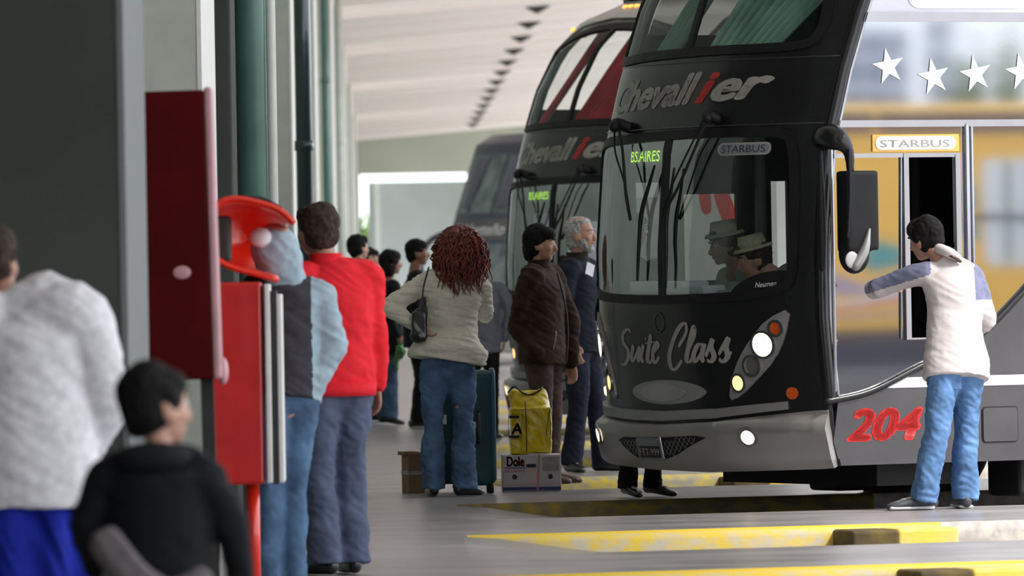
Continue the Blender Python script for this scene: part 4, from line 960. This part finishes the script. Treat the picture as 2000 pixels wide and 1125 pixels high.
def person(label, loc, J, st, psi_h=90., pitch=0., H=1.75, group=None):
    """st: dict of materials and shape options"""
    k = H / 1.75; t = thing('person', label, 'person', loc, 0, group); g = st.get
    vox = g('vox', .010); fat = g('fat', 1.)
    sd_ = V(J['shb'] - J['sha']); ref = sd_.normalized(); fw = V((0, 0, 1)).cross(ref); fw = -fw if False else fw
    # forward = up x left ... person's left is b
    fw = ref.cross(V((0, 0, 1))); fw.normalize()
    hd = Matrix.Rotation(R(psi_h), 3, 'Z') @ Matrix.Rotation(R(pitch), 3, 'Y')
    hr = Matrix.Rotation(R(g('roll', 0)), 3, 'X'); hd = hd @ hr
    # --- body: one continuous skin surface
    bm = bmesh.new(); hc = J['head']
    tube(bm, [J['pelvis'], mix(J['pelvis'], J['chest'], .5), J['chest'], mix(J['chest'], J['neck'], .6)], [(.12 * k, .08 * k), (.105 * k, .075 * k), (.13 * k, .085 * k), (.10 * k, .06 * k)], 16, 3, ref=ref)
    tube(bm, [J['neck'] - V((0, 0, .06 * k)), J['neck'], mix(J['neck'], hc, .5), hc - hd @ V((.02 * k, 0, .02 * k))], [.062 * k, .056 * k, .053 * k, .055 * k], 14, 2, ref=ref)
    for s in 'ab':
        sh, el, wr = J['sh' + s], J['el' + s], J['wr' + s]
        tube(bm, [mix(J['neck'], sh, .5) - V((0, 0, .04)), sh, mix(sh, el, .5), el, mix(el, wr, .4), wr], [.035 * k, .04 * k, .036 * k, .026 * k, .030 * k, .026 * k], 12, 2, ref=fw)
        hip, kn, an, to = J['hip' + s], J['kn' + s], J['an' + s], J['to' + s]
        if g('legs', True):
            tube(bm, [hip, mix(hip, kn, .5), kn, mix(kn, an, .35), an], [.075 * k, .065 * k, .05 * k, .048 * k, .035 * k], 12, 2, ref=fw)
            tube(bm, [an - V((0, 0, .03)), mix(an, to, .7)], [.032 * k, .025 * k], 10, 1, ref=fw)
        if g('hands', 'ab').find(s) >= 0:
            d_ = J.get('hd' + s) or (wr - el); nrm = J.get('hn' + s) or (-ref if s == 'b' else ref)
            hand(bm, wr - d_.normalized() * .0, d_, nrm, k, g('curl', .55))
    kh = k * g('hs', 1.); head(bm, hc, hd, kh)
    body = remesh('body', bm, g('bvox', .008), g('skin', 'skin'), t, 1)
    if g('face', True):
        for sg in (-1, 1):
            bm = bmesh.new(); ball(bm, hc + hd @ (V((.0735, .030 * sg, .014)) * kh), [.0115 * kh] * 3, 2); e_ = bmo('eye', bm, 'eye', body, True)
            bm = bmesh.new(); ball(bm, hc + hd @ (V((.0805, .030 * sg, .014)) * kh), [.0062 * kh] * 3, 2); bmo('iris', bm, 'iris', e_, True) if False else bmo('iris', bm, 'iris', body, True)
            bm = bmesh.new(); tube(bm, [hc + hd @ (V(p) * kh) for p in ((.090, .014 * sg, .036), (.090, .032 * sg, .041), (.078, .048 * sg, .036))], [.004 * k, .005 * k, .003 * k], 8, 3); bmo('eyebrow', bm, g('brow', g('hair', 'hairblack')), body, True)
        bm = bmesh.new(); tube(bm, [hc + hd @ (V(p) * kh) for p in ((.084, -.022, -.056), (.0945, 0, -.056), (.084, .022, -.056))], [.004 * k, .0055 * k, .004 * k], 8, 3); bmo('lips', bm, 'lip', body, True)
    # --- trousers or skirt
    if g('trousers'):
        bm = bmesh.new(); w = g('legw', 1.)
        lref = g('lref') or ref
        tube(bm, [J['pelvis'] + V((0, 0, .05 * k)), J['pelvis'] - V((0, 0, .01)), mix(J['hipa'], J['hipb'], .5) - V((0, 0, .06 * k))], [(.125 * k * fat, .085 * k * fat), (.155 * k * fat, .105 * k * fat), (.142 * k * fat, .098 * k * fat)], 22, 3, ref=lref)
        for s in 'ab':
            hip, kn, an = J['hip' + s], J['kn' + s], J['an' + s]
            cuff = an - V((0, 0, .035 * k)); fl = g('flare', 1.)
            tube(bm, [hip - V((0, 0, .02)), mix(hip, kn, .45), kn, mix(kn, cuff, .5), cuff], [(.088 * k * w, .095 * k * w), (.082 * k * w, .084 * k * w), (.064 * k * w, .066 * k * w), (.060 * k * w * fl, .066 * k * w * fl), (.062 * k * w * fl, .078 * k * w * fl)], 18, 4, ref=lref, capend='flat')
        remesh('trousers', bm, vox, g('trousers'), t, 3, g('wr', .008), (8, 8, 8), sum(map(ord, label)) % 97)
    # --- top
    bm = bmesh.new(); hem = g('hem', .84) * k; pv = J['pelvis']; up = (J['chest'] - pv)
    hp = pv + up.normalized() * (hem - .93 * k); bw = g('bw', 1.) * fat; hw = g('hw', 1.)
    path = [hp, mix(hp, J['chest'], .25), mix(pv, J['chest'], .55), J['chest'] + V((0, 0, .02)), mix(J['sha'], J['shb'], .5) - V((0, 0, .02)), J['neck'] - V((0, 0, .01))]
    rad = [(.178 * k * bw * hw, .125 * k * bw * hw), (.176 * k * bw * hw, .122 * k * bw * hw), (.162 * k * bw, .118 * k * bw), (.176 * k * bw, .125 * k * bw), (.165 * k * bw, .095 * k), (.068 * k, .068 * k)]
    if path[1].z < path[0].z: path.pop(1); rad.pop(1)
    tube(bm, path, rad, 26, 4, ref=ref, cap='flat', capend='flat')
    slv = g('slv', 1.)
    for s in 'ab':
        sh, el, wr = J['sh' + s], J['el' + s], J['wr' + s]
        cu = wr + (el - wr).normalized() * g('cuff', .01)
        tube(bm, [mix(J['neck'], sh, .55) - V((0, 0, .045 * k)), mix(J['neck'], sh, .92) - V((0, 0, .02 * k)), mix(sh, el, .3), mix(sh, el, .75), el, mix(el, cu, .5), cu], [.070 * k * slv, .076 * k * slv, .068 * k * slv, .060 * k * slv, .057 * k * slv, .052 * k * slv, .043 * k * slv], 16, 3, ref=fw)
    top = remesh(g('topname', 'jacket'), bm, vox, g('top', 'black_cloth'), t, 4, g('wrt', .009), g('wsc', (5, 5, 6)), sum(map(ord, label)) % 89)
    if g('collar'):
        bm = bmesh.new(); nk = J['neck']; ch = g('collarh', .04) * k
        tube(bm, [nk - V((0, 0, .03)), nk + V((0, 0, ch * .5)), nk + V((0, 0, ch))], [.084 * k, .076 * k, .078 * k], 20, 2, ref=ref, cap='flat'); bmo('collar', bm, g('collar'), top, True)
    if g('band'):
        bm = bmesh.new(); tube(bm, [hp - V((0, 0, .012)), hp + V((0, 0, .05))], [(.180 * k * bw * hw, .128 * k * bw * hw), (.184 * k * bw * hw, .132 * k * bw * hw)], 26, 1, ref=ref, cap='flat'); bmo('hem_band', bm, g('band'), top, True)
    # --- shoes
    if g('shoe', 'leather') and g('legs', True):
        for s in 'ab':
            an, to = J['an' + s], J['to' + s]; an0 = V((an.x, an.y, 0)); to0 = V((to.x, to.y, 0)); dz = min(an.z, .085 * k) - .085 * k; fz = to.z - .03 * 1
            d_ = (to0 - an0); L_ = max(d_.length, .05); d_.normalize(); sdv = V((-d_.y, d_.x, 0)); tl = V((0, 0, max(0, an.z - .085 * k))); tt = V((0, 0, max(0, to.z - .035)))
            bm = bmesh.new()
            tube(bm, [an0 - d_ * .06 * k + V((0, 0, .045 * k)) + tl, an0 + V((0, 0, .050 * k)) + tl, an0 + d_ * L_ * .55 + V((0, 0, .038 * k)) + mix(tl, tt, .6), to0 + V((0, 0, .028 * k)) + tt, to0 + d_ * .035 * k + V((0, 0, .022 * k)) + tt], [(.034 * k, .042 * k), (.040 * k, .046 * k), (.044 * k, .036 * k), (.042 * k, .026 * k), (.03 * k, .02 * k)], 14, 3, ref=sdv)
            tube(bm, [an0 + V((0, 0, .05 * k)) + tl, an0 + V((0, 0, .12 * k)) + tl], [.042 * k, .038 * k], 12, 1, ref=sdv)
            sh_ = remesh('shoe', bm, .008, g('shoe', 'leather'), t, 2)
            for v in sh_.data.vertices:
                if v.co.z < .002 and tl.z < .01: v.co.z = .002
            if g('sole'):
                bm = bmesh.new(); tube(bm, [an0 - d_ * .055 * k + V((0, 0, .014)) + tl, to0 + d_ * .03 * k + V((0, 0, .014)) + tt], [(.043 * k, .013), (.046 * k, .013)], 14, 1, ref=sdv); bmo('sole', bm, g('sole'), sh_, True)
    # --- hair
    hm = g('hair', 'hairblack'); kind = g('hairkind', 'short'); bm = bmesh.new()
    def HB(x, y, z, r): ball(bm, hc + hd @ (V((x, y, z)) * kh), [v * kh for v in r], 3, hd)
    if kind in ('short', 'thick', 'bob', 'long', 'curly'):
        m = {'short': .007, 'thick': .012, 'bob': .014, 'long': .012, 'curly': .02}[kind]
        HB(-.026, 0, .042, (.096 + m, .082 + m, .092 + m)); HB(-.040, 0, -.005, (.072 + m, .080 + m, .075 + m)); HB(.018, 0, .072, (.070 + m, .070 + m, .048 + m))
        for sg in (-1, 1): HB(-.004, .070 * sg, .028, (.030, .018 + m, .040))
        HB(-.055, 0, -.045, (.040 + m, .055 + m, .045))
    if kind == 'bob':
        HB(-.04, 0, -.07, (.075, .088, .085)); HB(-.02, .062, -.06, (.05, .035, .08)); HB(-.02, -.062, -.06, (.05, .035, .08)); HB(.045, 0, .075, (.05, .065, .03))
    if kind == 'balding':
        HB(-.034, 0, .040, (.094, .088, .094)); HB(-.05, 0, -.03, (.066, .082, .075)); HB(-.005, 0, .082, (.080, .066, .048))
        for sg in (-1, 1): HB(-.006, .072 * sg, .02, (.028, .020, .045))
    hr_ = None
    if kind != 'none': hr_ = remesh('hair', bm, g('hvox', .008), hm, t, 2, g('hwr', .010), (16, 16, 10), 3)
    else: bm.free()
    if g('beard'):
        bm = bmesh.new(); HB(.046, 0, -.082, (.046, .046, .036)); HB(.075, 0, -.045, (.020, .030, .010)); HB(.062, 0, -.10, (.034, .034, .026))
        for sg in (-1, 1): HB(.02, .052 * sg, -.05, (.045, .016, .038))
        remesh('beard', bm, .007, g('beard'), t, 1, .006, (30, 30, 30), 2)
    return t, J, hd, top

# 1 man leaning at the driver's window
J = dict(pelvis=V((.11, .03, .87)), chest=V((.115, .13, 1.22)), neck=V((.045, .20, 1.44)), head=V((-.035, .28, 1.55)),
         sha=V((.225, .20, 1.36)), shb=V((-.045, .14, 1.375)), ela=V((.31, .22, 1.08)), wra=V((.20, .42, .98)), elb=V((-.34, .30, 1.27)), wrb=V((-.20, .56, 1.30)),
         hipa=V((.18, .06, .86)), hipb=V((.045, .0, .86)), kna=V((.165, .09, .45)), knb=V((-.01, -.06, .46)), ana=V((.15, .10, .085)), anb=V((-.10, -.04, .085)), toa=V((.13, .28, .03)), tob=V((-.26, -.07, .03)))
J['hip'] = None; del J['hip']
def swap(J):  # a must be the person's right
    return J
pt, J_, hd_, top = person('man in pale fleece and light jeans leaning on the coach driver window', (3.172, 44.10, 0), J,
    dict(top='fleece_pale', trousers='denim_light', hair='hairblack', hairkind='thick', hem=.80, shoe='shoegrey', sole='shoewhite', bw=1.10, topname='fleece', vox=.009, flare=1.1, collar=None, roll=-8, wr=.012, wrt=.008, fat=.93, legw=1.2, hw=1.10), psi_h=140, pitch=12)
# blue-grey yoke and upper sleeves
top.data.materials.append(Mt['fleece_blue'])
for p in top.data.polygons:
    c = p.center
    if c.x < -.02 and c.z > 1.27 + .30 * (c.x + .34) - .012 and c.x > -.5 and p.normal.z > -.6: p.material_index = 1
    if c.x > .23 and c.z > 1.20 and p.normal.x > .35: p.material_index = 1
bm = bmesh.new(); tube(bm, [(.035, .14, 1.50), (.09, .10, 1.475), (.13, .12, 1.45)], [(.035, .03), (.04, .03), (.03, .025)], 12, 3); bmo('hood', bm, 'fleece_pale', pt, True)
bm = bmesh.new(); tube(bm, [(.03, .12, 1.49), (.10, .075, 1.455), (.15, .10, 1.425)], [(.012, .01)] * 3, 8, 3); bmo('hood_lining', bm, 'brownleather', pt, True)
bm = bmesh.new(); box(bm, (.03, -.095, .69), (.13, -.088, .82)); pk = bmo('back_pocket', bm, 'denim_light', pt, bevel=.004)
bm = bmesh.new(); tube(bm, [(.045, -.099, .80), (.065, -.099, .80), (.075, -.099, .755), (.09, -.099, .755), (.10, -.099, .80), (.115, -.099, .80)], .003, 6, 2); bmo('pocket_stitching', bm, 'boxwhite', pk, True)

# 2 woman in cream jacket
J = auto(1.70, 90)
J.update(pelvis=V((.02, 0, .88)), chest=V((.065, .0, 1.20)), neck=V((.085, .0, 1.43)), head=V((.10, .03, 1.575)),
         shb=V((-.085, .0, 1.375)), sha=V((.225, .0, 1.375)), elb=V((-.345, -.03, 1.21)), wrb=V((-.17, -.07, 1.075)), ela=V((.265, .12, 1.15)), wra=V((.21, .34, 1.24)),
         hipb=V((-.065, 0, .85)), hipa=V((.10, 0, .85)), knb=V((-.08, 0, .45)), kna=V((.115, .03, .45)), anb=V((-.085, 0, .08)), ana=V((.115, .02, .08)), tob=V((-.10, .17, .03)), toa=V((.20, .10, .03)))
pt, J_, hd_, top = person('woman with long curly red hair in a cream quilted jacket and jeans', (.375, 48.65, 0), J,
    dict(top='jacket_cream', trousers='denim', hair='hairred', hairkind='curly', hem=.905, shoe='leather', bw=1.03, hw=1.40, slv=1.12, wrt=.015, wsc=(3, 5, 14), vox=.009, fem=True, flare=1.25, legw=1.10, wr=.014, hands='b', collar='jacket_cream', hwr=.02), psi_h=75, pitch=0, H=1.70)
bm = bmesh.new(); rnd = random.Random(5); hc = J['head']
for i in range(420):
    th = rnd.uniform(0, 6.283); ez = rnd.uniform(-.25, 1.0); cr = math.sqrt(max(0, 1 - ez * ez)); u = V((math.cos(th) * .090 * cr, math.sin(th) * .095 * cr - .015, .035 + .105 * ez))
    if math.sin(th) > .5 and rnd.random() < .6: continue
    L_ = rnd.uniform(.10, .27) * (1 + .35 * max(0, -math.sin(th))); ph = rnd.uniform(0, 6.28); P = []; ou = V((math.cos(th), math.sin(th) * .8, 0)); wd = rnd.uniform(.03, .085)
    fq = rnd.uniform(20, 34); amp = rnd.uniform(.008, .016)
    for j in range(13):
        s = j / 12; fall = s ** 1.25
        P.append(hc + u + ou * (wd * math.sin(min(1., s * 1.5) * 1.57) + .012) + V((.02 * s + amp * math.sin(ph + s * fq), amp * math.cos(ph + s * fq), -(L_ + .10 * ez) * fall + .018 * math.sin(s * 3.14))))
    tube(bm, P, [.004, .006, .007, .0075, .0075, .0075, .007, .007, .006, .006, .005, .004, .002], 5, 1)
bmo('curls', bm, 'hairred', pt, True)
bm = bmesh.new(); tube(bm, [(-.09, -.12, 1.45), (-.125, -.155, 1.33), (-.135, -.16, 1.22), (-.15, -.15, 1.12)], [(.012, .006)] * 4, 10, 3)
h = thing('shoulder_bag', 'black leather shoulder bag hanging under the arm of the red-haired woman', 'bag', (.375, 48.65, 0)); bmo('strap', bm, 'leather', h, True)
bm = bmesh.new(); box(bm, (-.205, -.165, 1.00), (-.105, -.085, 1.17)); ball(bm, (-.16, -.125, 1.02), (.06, .045, .05)); ball(bm, (-.145, -.12, 1.16), (.05, .04, .04)); remesh('pouch', bm, .008, 'leather', h, 3, .006)

# 3 man in brown suede jacket
J = auto(1.74, -22, .09, arms='pocket')
J['wrb'] = V((.20, .10, .80)); J['elb'] = V((.19, .14, 1.08)); J['ela'] = V((-.17, -.12, 1.05)); J['wra'] = V((-.03, -.19, .86)); J['head'] += V((-.015, 0, -.02))
J['toa'] = J['ana'] + V((.16, -.05, -.055)); J['tob'] = J['anb'] + V((.17, -.03, -.055))
pt, J_, hd_, top = person('dark-haired man in a brown suede jacket beside the yellow bag', (1.045, 51.1, 0), J,
    dict(top='suede', trousers='trouser_brown', hair='hairblack', hairkind='thick', hem=.80, shoe='brownleather', bw=1.22, slv=1.2, vox=.009, collar='suede', collarh=.035, skin='skin', hands='b', wrt=.014, legw=1.08, hwr=.008), psi_h=-14, pitch=4, H=1.74)
bm = bmesh.new(); tube(bm, [(.07, -.205, .90), (.085, -.21, .96), (.09, -.205, 1.02)], .004, 8, 2); bmo('pocket_zip', bm, 'chrome', top, True)
bm = bmesh.new(); tube(bm, [(.155, -.115, .82), (.17, -.145, 1.0), (.155, -.14, 1.2), (.11, -.09, 1.40)], .007, 8, 3); bmo('front_zip', bm, 'dark', top, True)
bm = bmesh.new(); q = J['head']
for p, r in (((.045, -.01, .088), (.05, .062, .026)), ((-.07, .0, -.03), (.055, .075, .09)), ((-.01, .045, .05), (.07, .05, .06))): ball(bm, q + hd_ @ V(p), r, 3, hd_)
remesh('fringe', bm, .007, 'hairblack', pt, 2, .006, (20, 20, 12))

# 4 bearded man
J = auto(1.80, -25, .10, stride=.10)
J['elb'] = V((.10, .22, 1.16)); J['wrb'] = V((.16, .12, .92)); J['anb'] = V((.16, .10, .085)); J['knb'] = V((.10, .09, .5)); J['tob'] = V((.33, .04, .03)); J['ana'] = V((-.08, -.06, .085)); J['kna'] = V((-.02, -.08, .5)); J['toa'] = V((-.02, -.22, .03))
pt, J_, hd_, top = person('grey-haired bearded man in a navy sweater with a paper at his collar', (1.375, 54.1, 0), J,
    dict(top='navy_knit', trousers='navy_trouser', hair='hairgrey', hairkind='balding', beard='hairgrey', hem=.82, bw=1.12, slv=1.12, topname='sweater', vox=.010, collar='brown_dark', brow='hairgrey', legw=1.14, hwr=.014), psi_h=-22, H=1.80)
bm = bmesh.new(); box(bm, (-.035, 0, -.045), (.035, .003, .045)); o = bmo('note', bm, 'paper', None); o.location = V((1.375, 54.1, 0)) + V((.075, -.165, 1.43)); o.rotation_euler = (R(-12), R(22), R(35)); tag(o, 'folded white paper tucked into the collar of the bearded man', 'paper')

# 5..9 people in the middle distance
J = auto(1.84, 25, .09, stride=-.05); J['wra'] = V((.14, -.12, .84)); J['ela'] = V((.06, -.16, 1.14))
person('man in a dark brown jacket and grey trousers at the far left group', (-.26, 75.3, 0), J, dict(top='brown_dark', trousers='grey_trouser', hem=.86, hairkind='short', bw=1.12, slv=1.15, collar='black_cloth', legw=1.12, sole='shoewhite'), psi_h=40, H=1.84)
J = auto(1.72, -60, .10, stride=.12)
person('person in a dark chequered jacket facing the camera, far left', (-.14, 78.4, 0), J, dict(top='plaid', trousers='denim', hairkind='short', bw=1.0, collar='plaid', skin='skin'), psi_h=-50, H=1.72)
J = auto(1.67, 15, .06, stride=.13)
J['pelvis'] = V((.06, 0, .89)); 
J.update(ana=V((.01, -.08, .10)), kna=V((.06, -.06, .50)), toa=V((.13, -.08, .03)), anb=V((-.10, .10, .12)), knb=V((0, .06, .50)), tob=V((.02, .10, .06)), hipa=V((.08, -.07, .86)), hipb=V((.06, .07, .86)), ela=V((.02, -.18, 1.07)), wra=V((.13, -.17, .85)))
for n in ('chest', 'neck', 'head', 'sha', 'shb'): J[n] = J[n] + V((.055, 0, 0))
person('woman with black bobbed hair, long black coat and flared jeans', (.0, 73.7, 0), J, dict(top='black_cloth', trousers='denim_dark', hem=.70, hairkind='bob', bw=.98, fem=True, flare=1.45, hw=1.08, topname='coat', skin='skindark'), psi_h=15, H=1.67)
b = thing('green_carrier_bag', 'small crumpled green bag in the hand of the woman in the black coat', 'bag', (.150, 73.5, .60))
bm = bmesh.new(); ball(bm, (0, 0, .10), (.055, .05, .075)); ball(bm, (-.04, 0, 0), (.03, .03, .09)); tube(bm, [(0, 0, .14), (.01, 0, .20)], [.03, .012], 8, 1); remesh('bag_body', bm, .010, 'greenbag', b, 1, .02, (14, 14, 14))
J = auto(1.76, 5, .08)
person('dark-haired man in black standing behind the arm of the red-haired woman', (.30, 71.6, 0), J, dict(top='black_cloth', trousers='black_cloth', hairkind='short', hem=.75, bw=1.05, skin='skindark', sole='shoewhite'), psi_h=0, H=1.76)
J = auto(1.62, 80, .09); J['wra'] = V((.20, .0, .86)); J['ela'] = V((.245, -.04, 1.10))
person('person in a grey sweatshirt mostly hidden by the red-haired woman', (.83, 66., 0), J, dict(top='sweat_grey', trousers='black_cloth', hairkind='short', hair='hairbrown', hem=.80, bw=1.05, topname='sweatshirt'), psi_h=60, H=1.62)
J = auto(1.78, -60, .09)
person('person in black trousers standing behind the nose of the front coach', (1.57, 47.75, 0), J, dict(top='black_cloth', trousers='black_cloth', hairkind='short', bw=.9, legw=1.15, wr=.01), psi_h=-60, H=1.45)
J = auto(1.5, 60, .05); 
person('person almost hidden behind the man in the red sweater, one pale shoe showing', (-.33, 48.9, 0), J | dict(toa=V((.16, -.13, .03)), ana=V((.08, -.08, .08))), dict(top='sweat_grey', trousers='slate', hairkind='short', shoe='shoewhite', bw=.9), psi_h=90, H=1.45)

# 10 man in red sweater
J = auto(1.74, 115, .085, stride=.03)
J.update(neck=V((-.035, .02, 1.45)), head=V((-.075, .04, 1.60)), chest=V((.01, 0, 1.25)))
J['ela'] = J['ela'] + V((-.03, .02, 0)); J['wrb'] = V((-.13, -.02, .81)); J['elb'] = V((-.17, -.02, 1.10))
person('stout man in a bright red sweater and blue-grey trousers', (-.235, 35.8, 0), J, dict(top='red_sweater', trousers='slate', hair='hairbrown', hairkind='thick', hem=.85, bw=1.13, slv=1.1, topname='sweater', collar='red_sweater', collarh=.05, band='red_sweater', wrt=.012, legw=1.2, flare=1.15, wr=.012, skin='skindark'), psi_h=125, H=1.74)
# 11 man in grey vest at the telephone
J = auto(1.74, 125, .07)
J.update(pelvis=V((.03, .0, .93)), chest=V((.06, .05, 1.22)), neck=V((.0, .12, 1.39)), head=V((.0, -.06, 1.50)), sha=V((.19, .06, 1.33)), shb=V((-.10, -.02, 1.34)),
         ela=V((.245, .03, 1.07)), wra=V((.11, -.02, .86)), elb=V((-.16, .1, 1.15)), wrb=V((-.12, .2, 1.35)), hipa=V((.09, .03, .90)), hipb=V((-.03, -.03, .90)), kna=V((.06, .04, .5)), knb=V((-.05, -.03, .5)), ana=V((.05, .04, .085)), anb=V((-.06, -.04, .085)), toa=V((-.02, .2, .03)), tob=V((-.14, .1, .03)))
pt, J_, hd_, top = person('man in a dark grey vest with pale blue sleeves leaning into the telephone hood', (-.475, 33.80, 0), J, dict(top='vest_grey', trousers='denim', hairkind='none', hem=.85, bw=1.02, slv=1.16, topname='vest', wrt=.014, legw=1.12), psi_h=150, pitch=30, H=1.74)
top.data.materials.append(Mt['sleeve_blue'])
for p in top.data.polygons:
    c = p.center
    if c.x > .155 + .0 * c.z and c.z < 1.40 or c.x < -.15: p.material_index = 1
    if c.z < 1.2 and c.x > .12 and c.y < .0 and False: p.material_index = 1
bm = bmesh.new(); ball(bm, (-.005, -.06, 1.515), (.11, .115, .11)); tube(bm, [(.04, .04, 1.36), (.01, -.03, 1.46)], [.10, .11], 16, 1); remesh('hood', bm, .01, 'sleeve_blue', pt, 3, .012)
bm = bmesh.new(); ball(bm, (-.062, -.14, 1.565), (.05, .05, .045)); bmo('hood_print', bm, 'paper', pt, True)
# 12 woman in white knit
J = auto(1.60, 82, .10)
J.update(ela=V((.255, .02, 1.0)), wra=V((.16, .12, .80)), elb=V((-.26, .05, 1.0)), wrb=V((-.12, .22, .9)), head=V((-.105, .05, 1.44)), neck=V((-.075, .02, 1.32)))
pt, J_, hd_, top = person('dark-haired woman in a thick white knitted top, back to us at the left edge', (-1.165, 25.05, 0), J, dict(top='knit_white', trousers=None, hair='hairbrown', hairkind='thick', hem=.70, bw=1.32, slv=1.65, hw=1.12, topname='knitted_top', wrt=.008, skin='skindark'), psi_h=60, H=1.60)
bm = bmesh.new(); tube(bm, [(0, 0, .78), (0, 0, .6), (0, 0, .25)], [(.15, .11), (.20, .15), (.25, .19)], 30, 4, ref=(1, 0, 0), cap='flat'); sk = remesh('skirt', bm, .012, 'skirt_blue', pt, 2, .03, (12, 12, 1.2))
# 13 child
J = auto(1.16, 75, .07)
J.update(neck=V((.0, .01, .925)), head=V((.0, .03, 1.035)), sha=V((.125, -.02, .865)), shb=V((-.125, .02, .865)), ela=V((.185, .02, .72)), wra=V((.215, .10, .56)), elb=V((-.19, .04, .74)), wrb=V((-.17, .14, .60)))
pt, J_, hd_, top = person('small child with cropped dark hair in a black hooded jacket', (-.60, 20.1, 0), J, dict(top='hoodie_black', trousers='black_cloth', hair='hairblack', hairkind='short', hem=.60, bw=1.25, slv=1.3, collar='hoodie_black', collarh=.03, hs=1.36, skin='skin'), psi_h=35, H=1.16)
bm = bmesh.new(); ball(bm, (-.01, -.03, .905), (.105, .085, .045)); ball(bm, (.04, .02, .905), (.09, .07, .04)); bmo('hood', bm, 'hoodie_black', pt, True)
h = thing('child_backpack', 'grey bag slung across the back of the small child', 'bag', (-.60, 20.0, 0))
bm = bmesh.new(); tube(bm, [(-.14, -.14, .70), (-.05, -.17, .60), (.04, -.17, .555), (.12, -.16, .60)], [(.05, .03), (.055, .03), (.05, .03), (.04, .025)], 12, 3, ref=(0, 0, 1)); box(bm, (-.09, -.22, .34), (.11, -.13, .57)); remesh('pouch', bm, .01, 'pack_grey', h, 4, .01)

# 14, 15 seated in the cab
nB = V((-.8829, -.4695, 0)); lB = V((.4695, -.8829, 0)); oB = V((1.957, 46.11, LZ))
def incab(x, y, z): return oB + nB * x + lB * y + V((0, 0, z))
def seated(label, x, y, st, psi_h, pitch, dz=0., **up):
    J = auto(1.72, 208, .09); f_ = nB; s_ = lB
    for n in J: J[n] = J[n] + V((0, 0, -.44))
    for n in ('chest', 'neck', 'head', 'sha', 'shb'): J[n] = J[n] + f_ * .10
    J['kna'] = J['hipa'] + f_ * .42; J['knb'] = J['hipb'] + f_ * .42; J['ana'] = J['kna'] - V((0, 0, .28)); J['anb'] = J['knb'] - V((0, 0, .28)); J['toa'] = J['ana'] + f_ * .15; J['tob'] = J['anb'] + f_ * .15
    for n, v in up.items(): J[n] = J[n] + f_ * v[0] + s_ * v[1] + V((0, 0, v[2]))
    return person(label, incab(x, y, .95 + dz) , J, st, psi_h, pitch, H=1.72)
pt, J_, hd_, top = seated('driver with red face, light grey shirt and pale brimmed hat bent over in the cab', -.72, .05, dict(top='shirt_grey', trousers='navy_trouser', hair='hairbrown', hairkind='short', shoe=None, topname='shirt', collar='shirt_grey', wrt=.009, skin='skin', bw=1.1), 188, 14, dz=-.36,
    chest=(.03, -.03, -.04), neck=(.14, -.08, -.13), head=(.22, -.16, -.17), sha=(.10, -.10, -.05), shb=(-.06, .08, .0), ela=(.20, -.12, .02), wra=(.34, -.28, .22), elb=(.24, .0, .02), wrb=(.40, -.10, .22))
hat = bmesh.new(); q = J_['head']
tube(hat, [q + hd_ @ V((-.01, 0, .065)), q + hd_ @ V((-.01, 0, .085))], [.125, .115], 28, 1, ref=(1, 0, 0), cap='flat'); tube(hat, [q + hd_ @ V((-.01, 0, .08)), q + hd_ @ V((-.01, 0, .155))], [.092, .075], 24, 1, ref=(1, 0, 0), cap='flat'); bmo('hat', hat, 'hat_straw', pt, True)
pt, J_, hd_, top = seated('second seated man in a pale green shirt and straw hat behind the driver', -.72, -.66, dict(top='shirt_green', trousers='navy_trouser', hair='hairbrown', hairkind='thick', shoe=None, topname='shirt', wrt=.012, skin='skindark'), 200, 10, dz=-.40, head=(.1, 0, -.04), neck=(.06, 0, 0), ela=(.15, 0, .05), wra=(.3, .05, .2), elb=(.15, 0, .05), wrb=(.3, -.05, .2))
hat = bmesh.new(); q = J_['head']
tube(hat, [q + hd_ @ V((-.01, 0, .065)), q + hd_ @ V((-.01, 0, .085))], [.125, .115], 28, 1, ref=(1, 0, 0), cap='flat'); tube(hat, [q + hd_ @ V((-.01, 0, .08)), q + hd_ @ V((-.01, 0, .155))], [.092, .075], 24, 1, ref=(1, 0, 0), cap='flat'); bmo('hat', hat, 'hat_straw', pt, True)
BX('driver_seat', (-.95, -.22, .42), (-.5, .32, .74), 'seat', bus1, .05); BX('driver_seat_back', (-1.12, -.22, .7), (-.98, .32, 1.35), 'seat', bus1, .05)
BX('crew_seat', (-.95, -.90, .42), (-.5, -.42, .76), 'seat', bus1, .05)
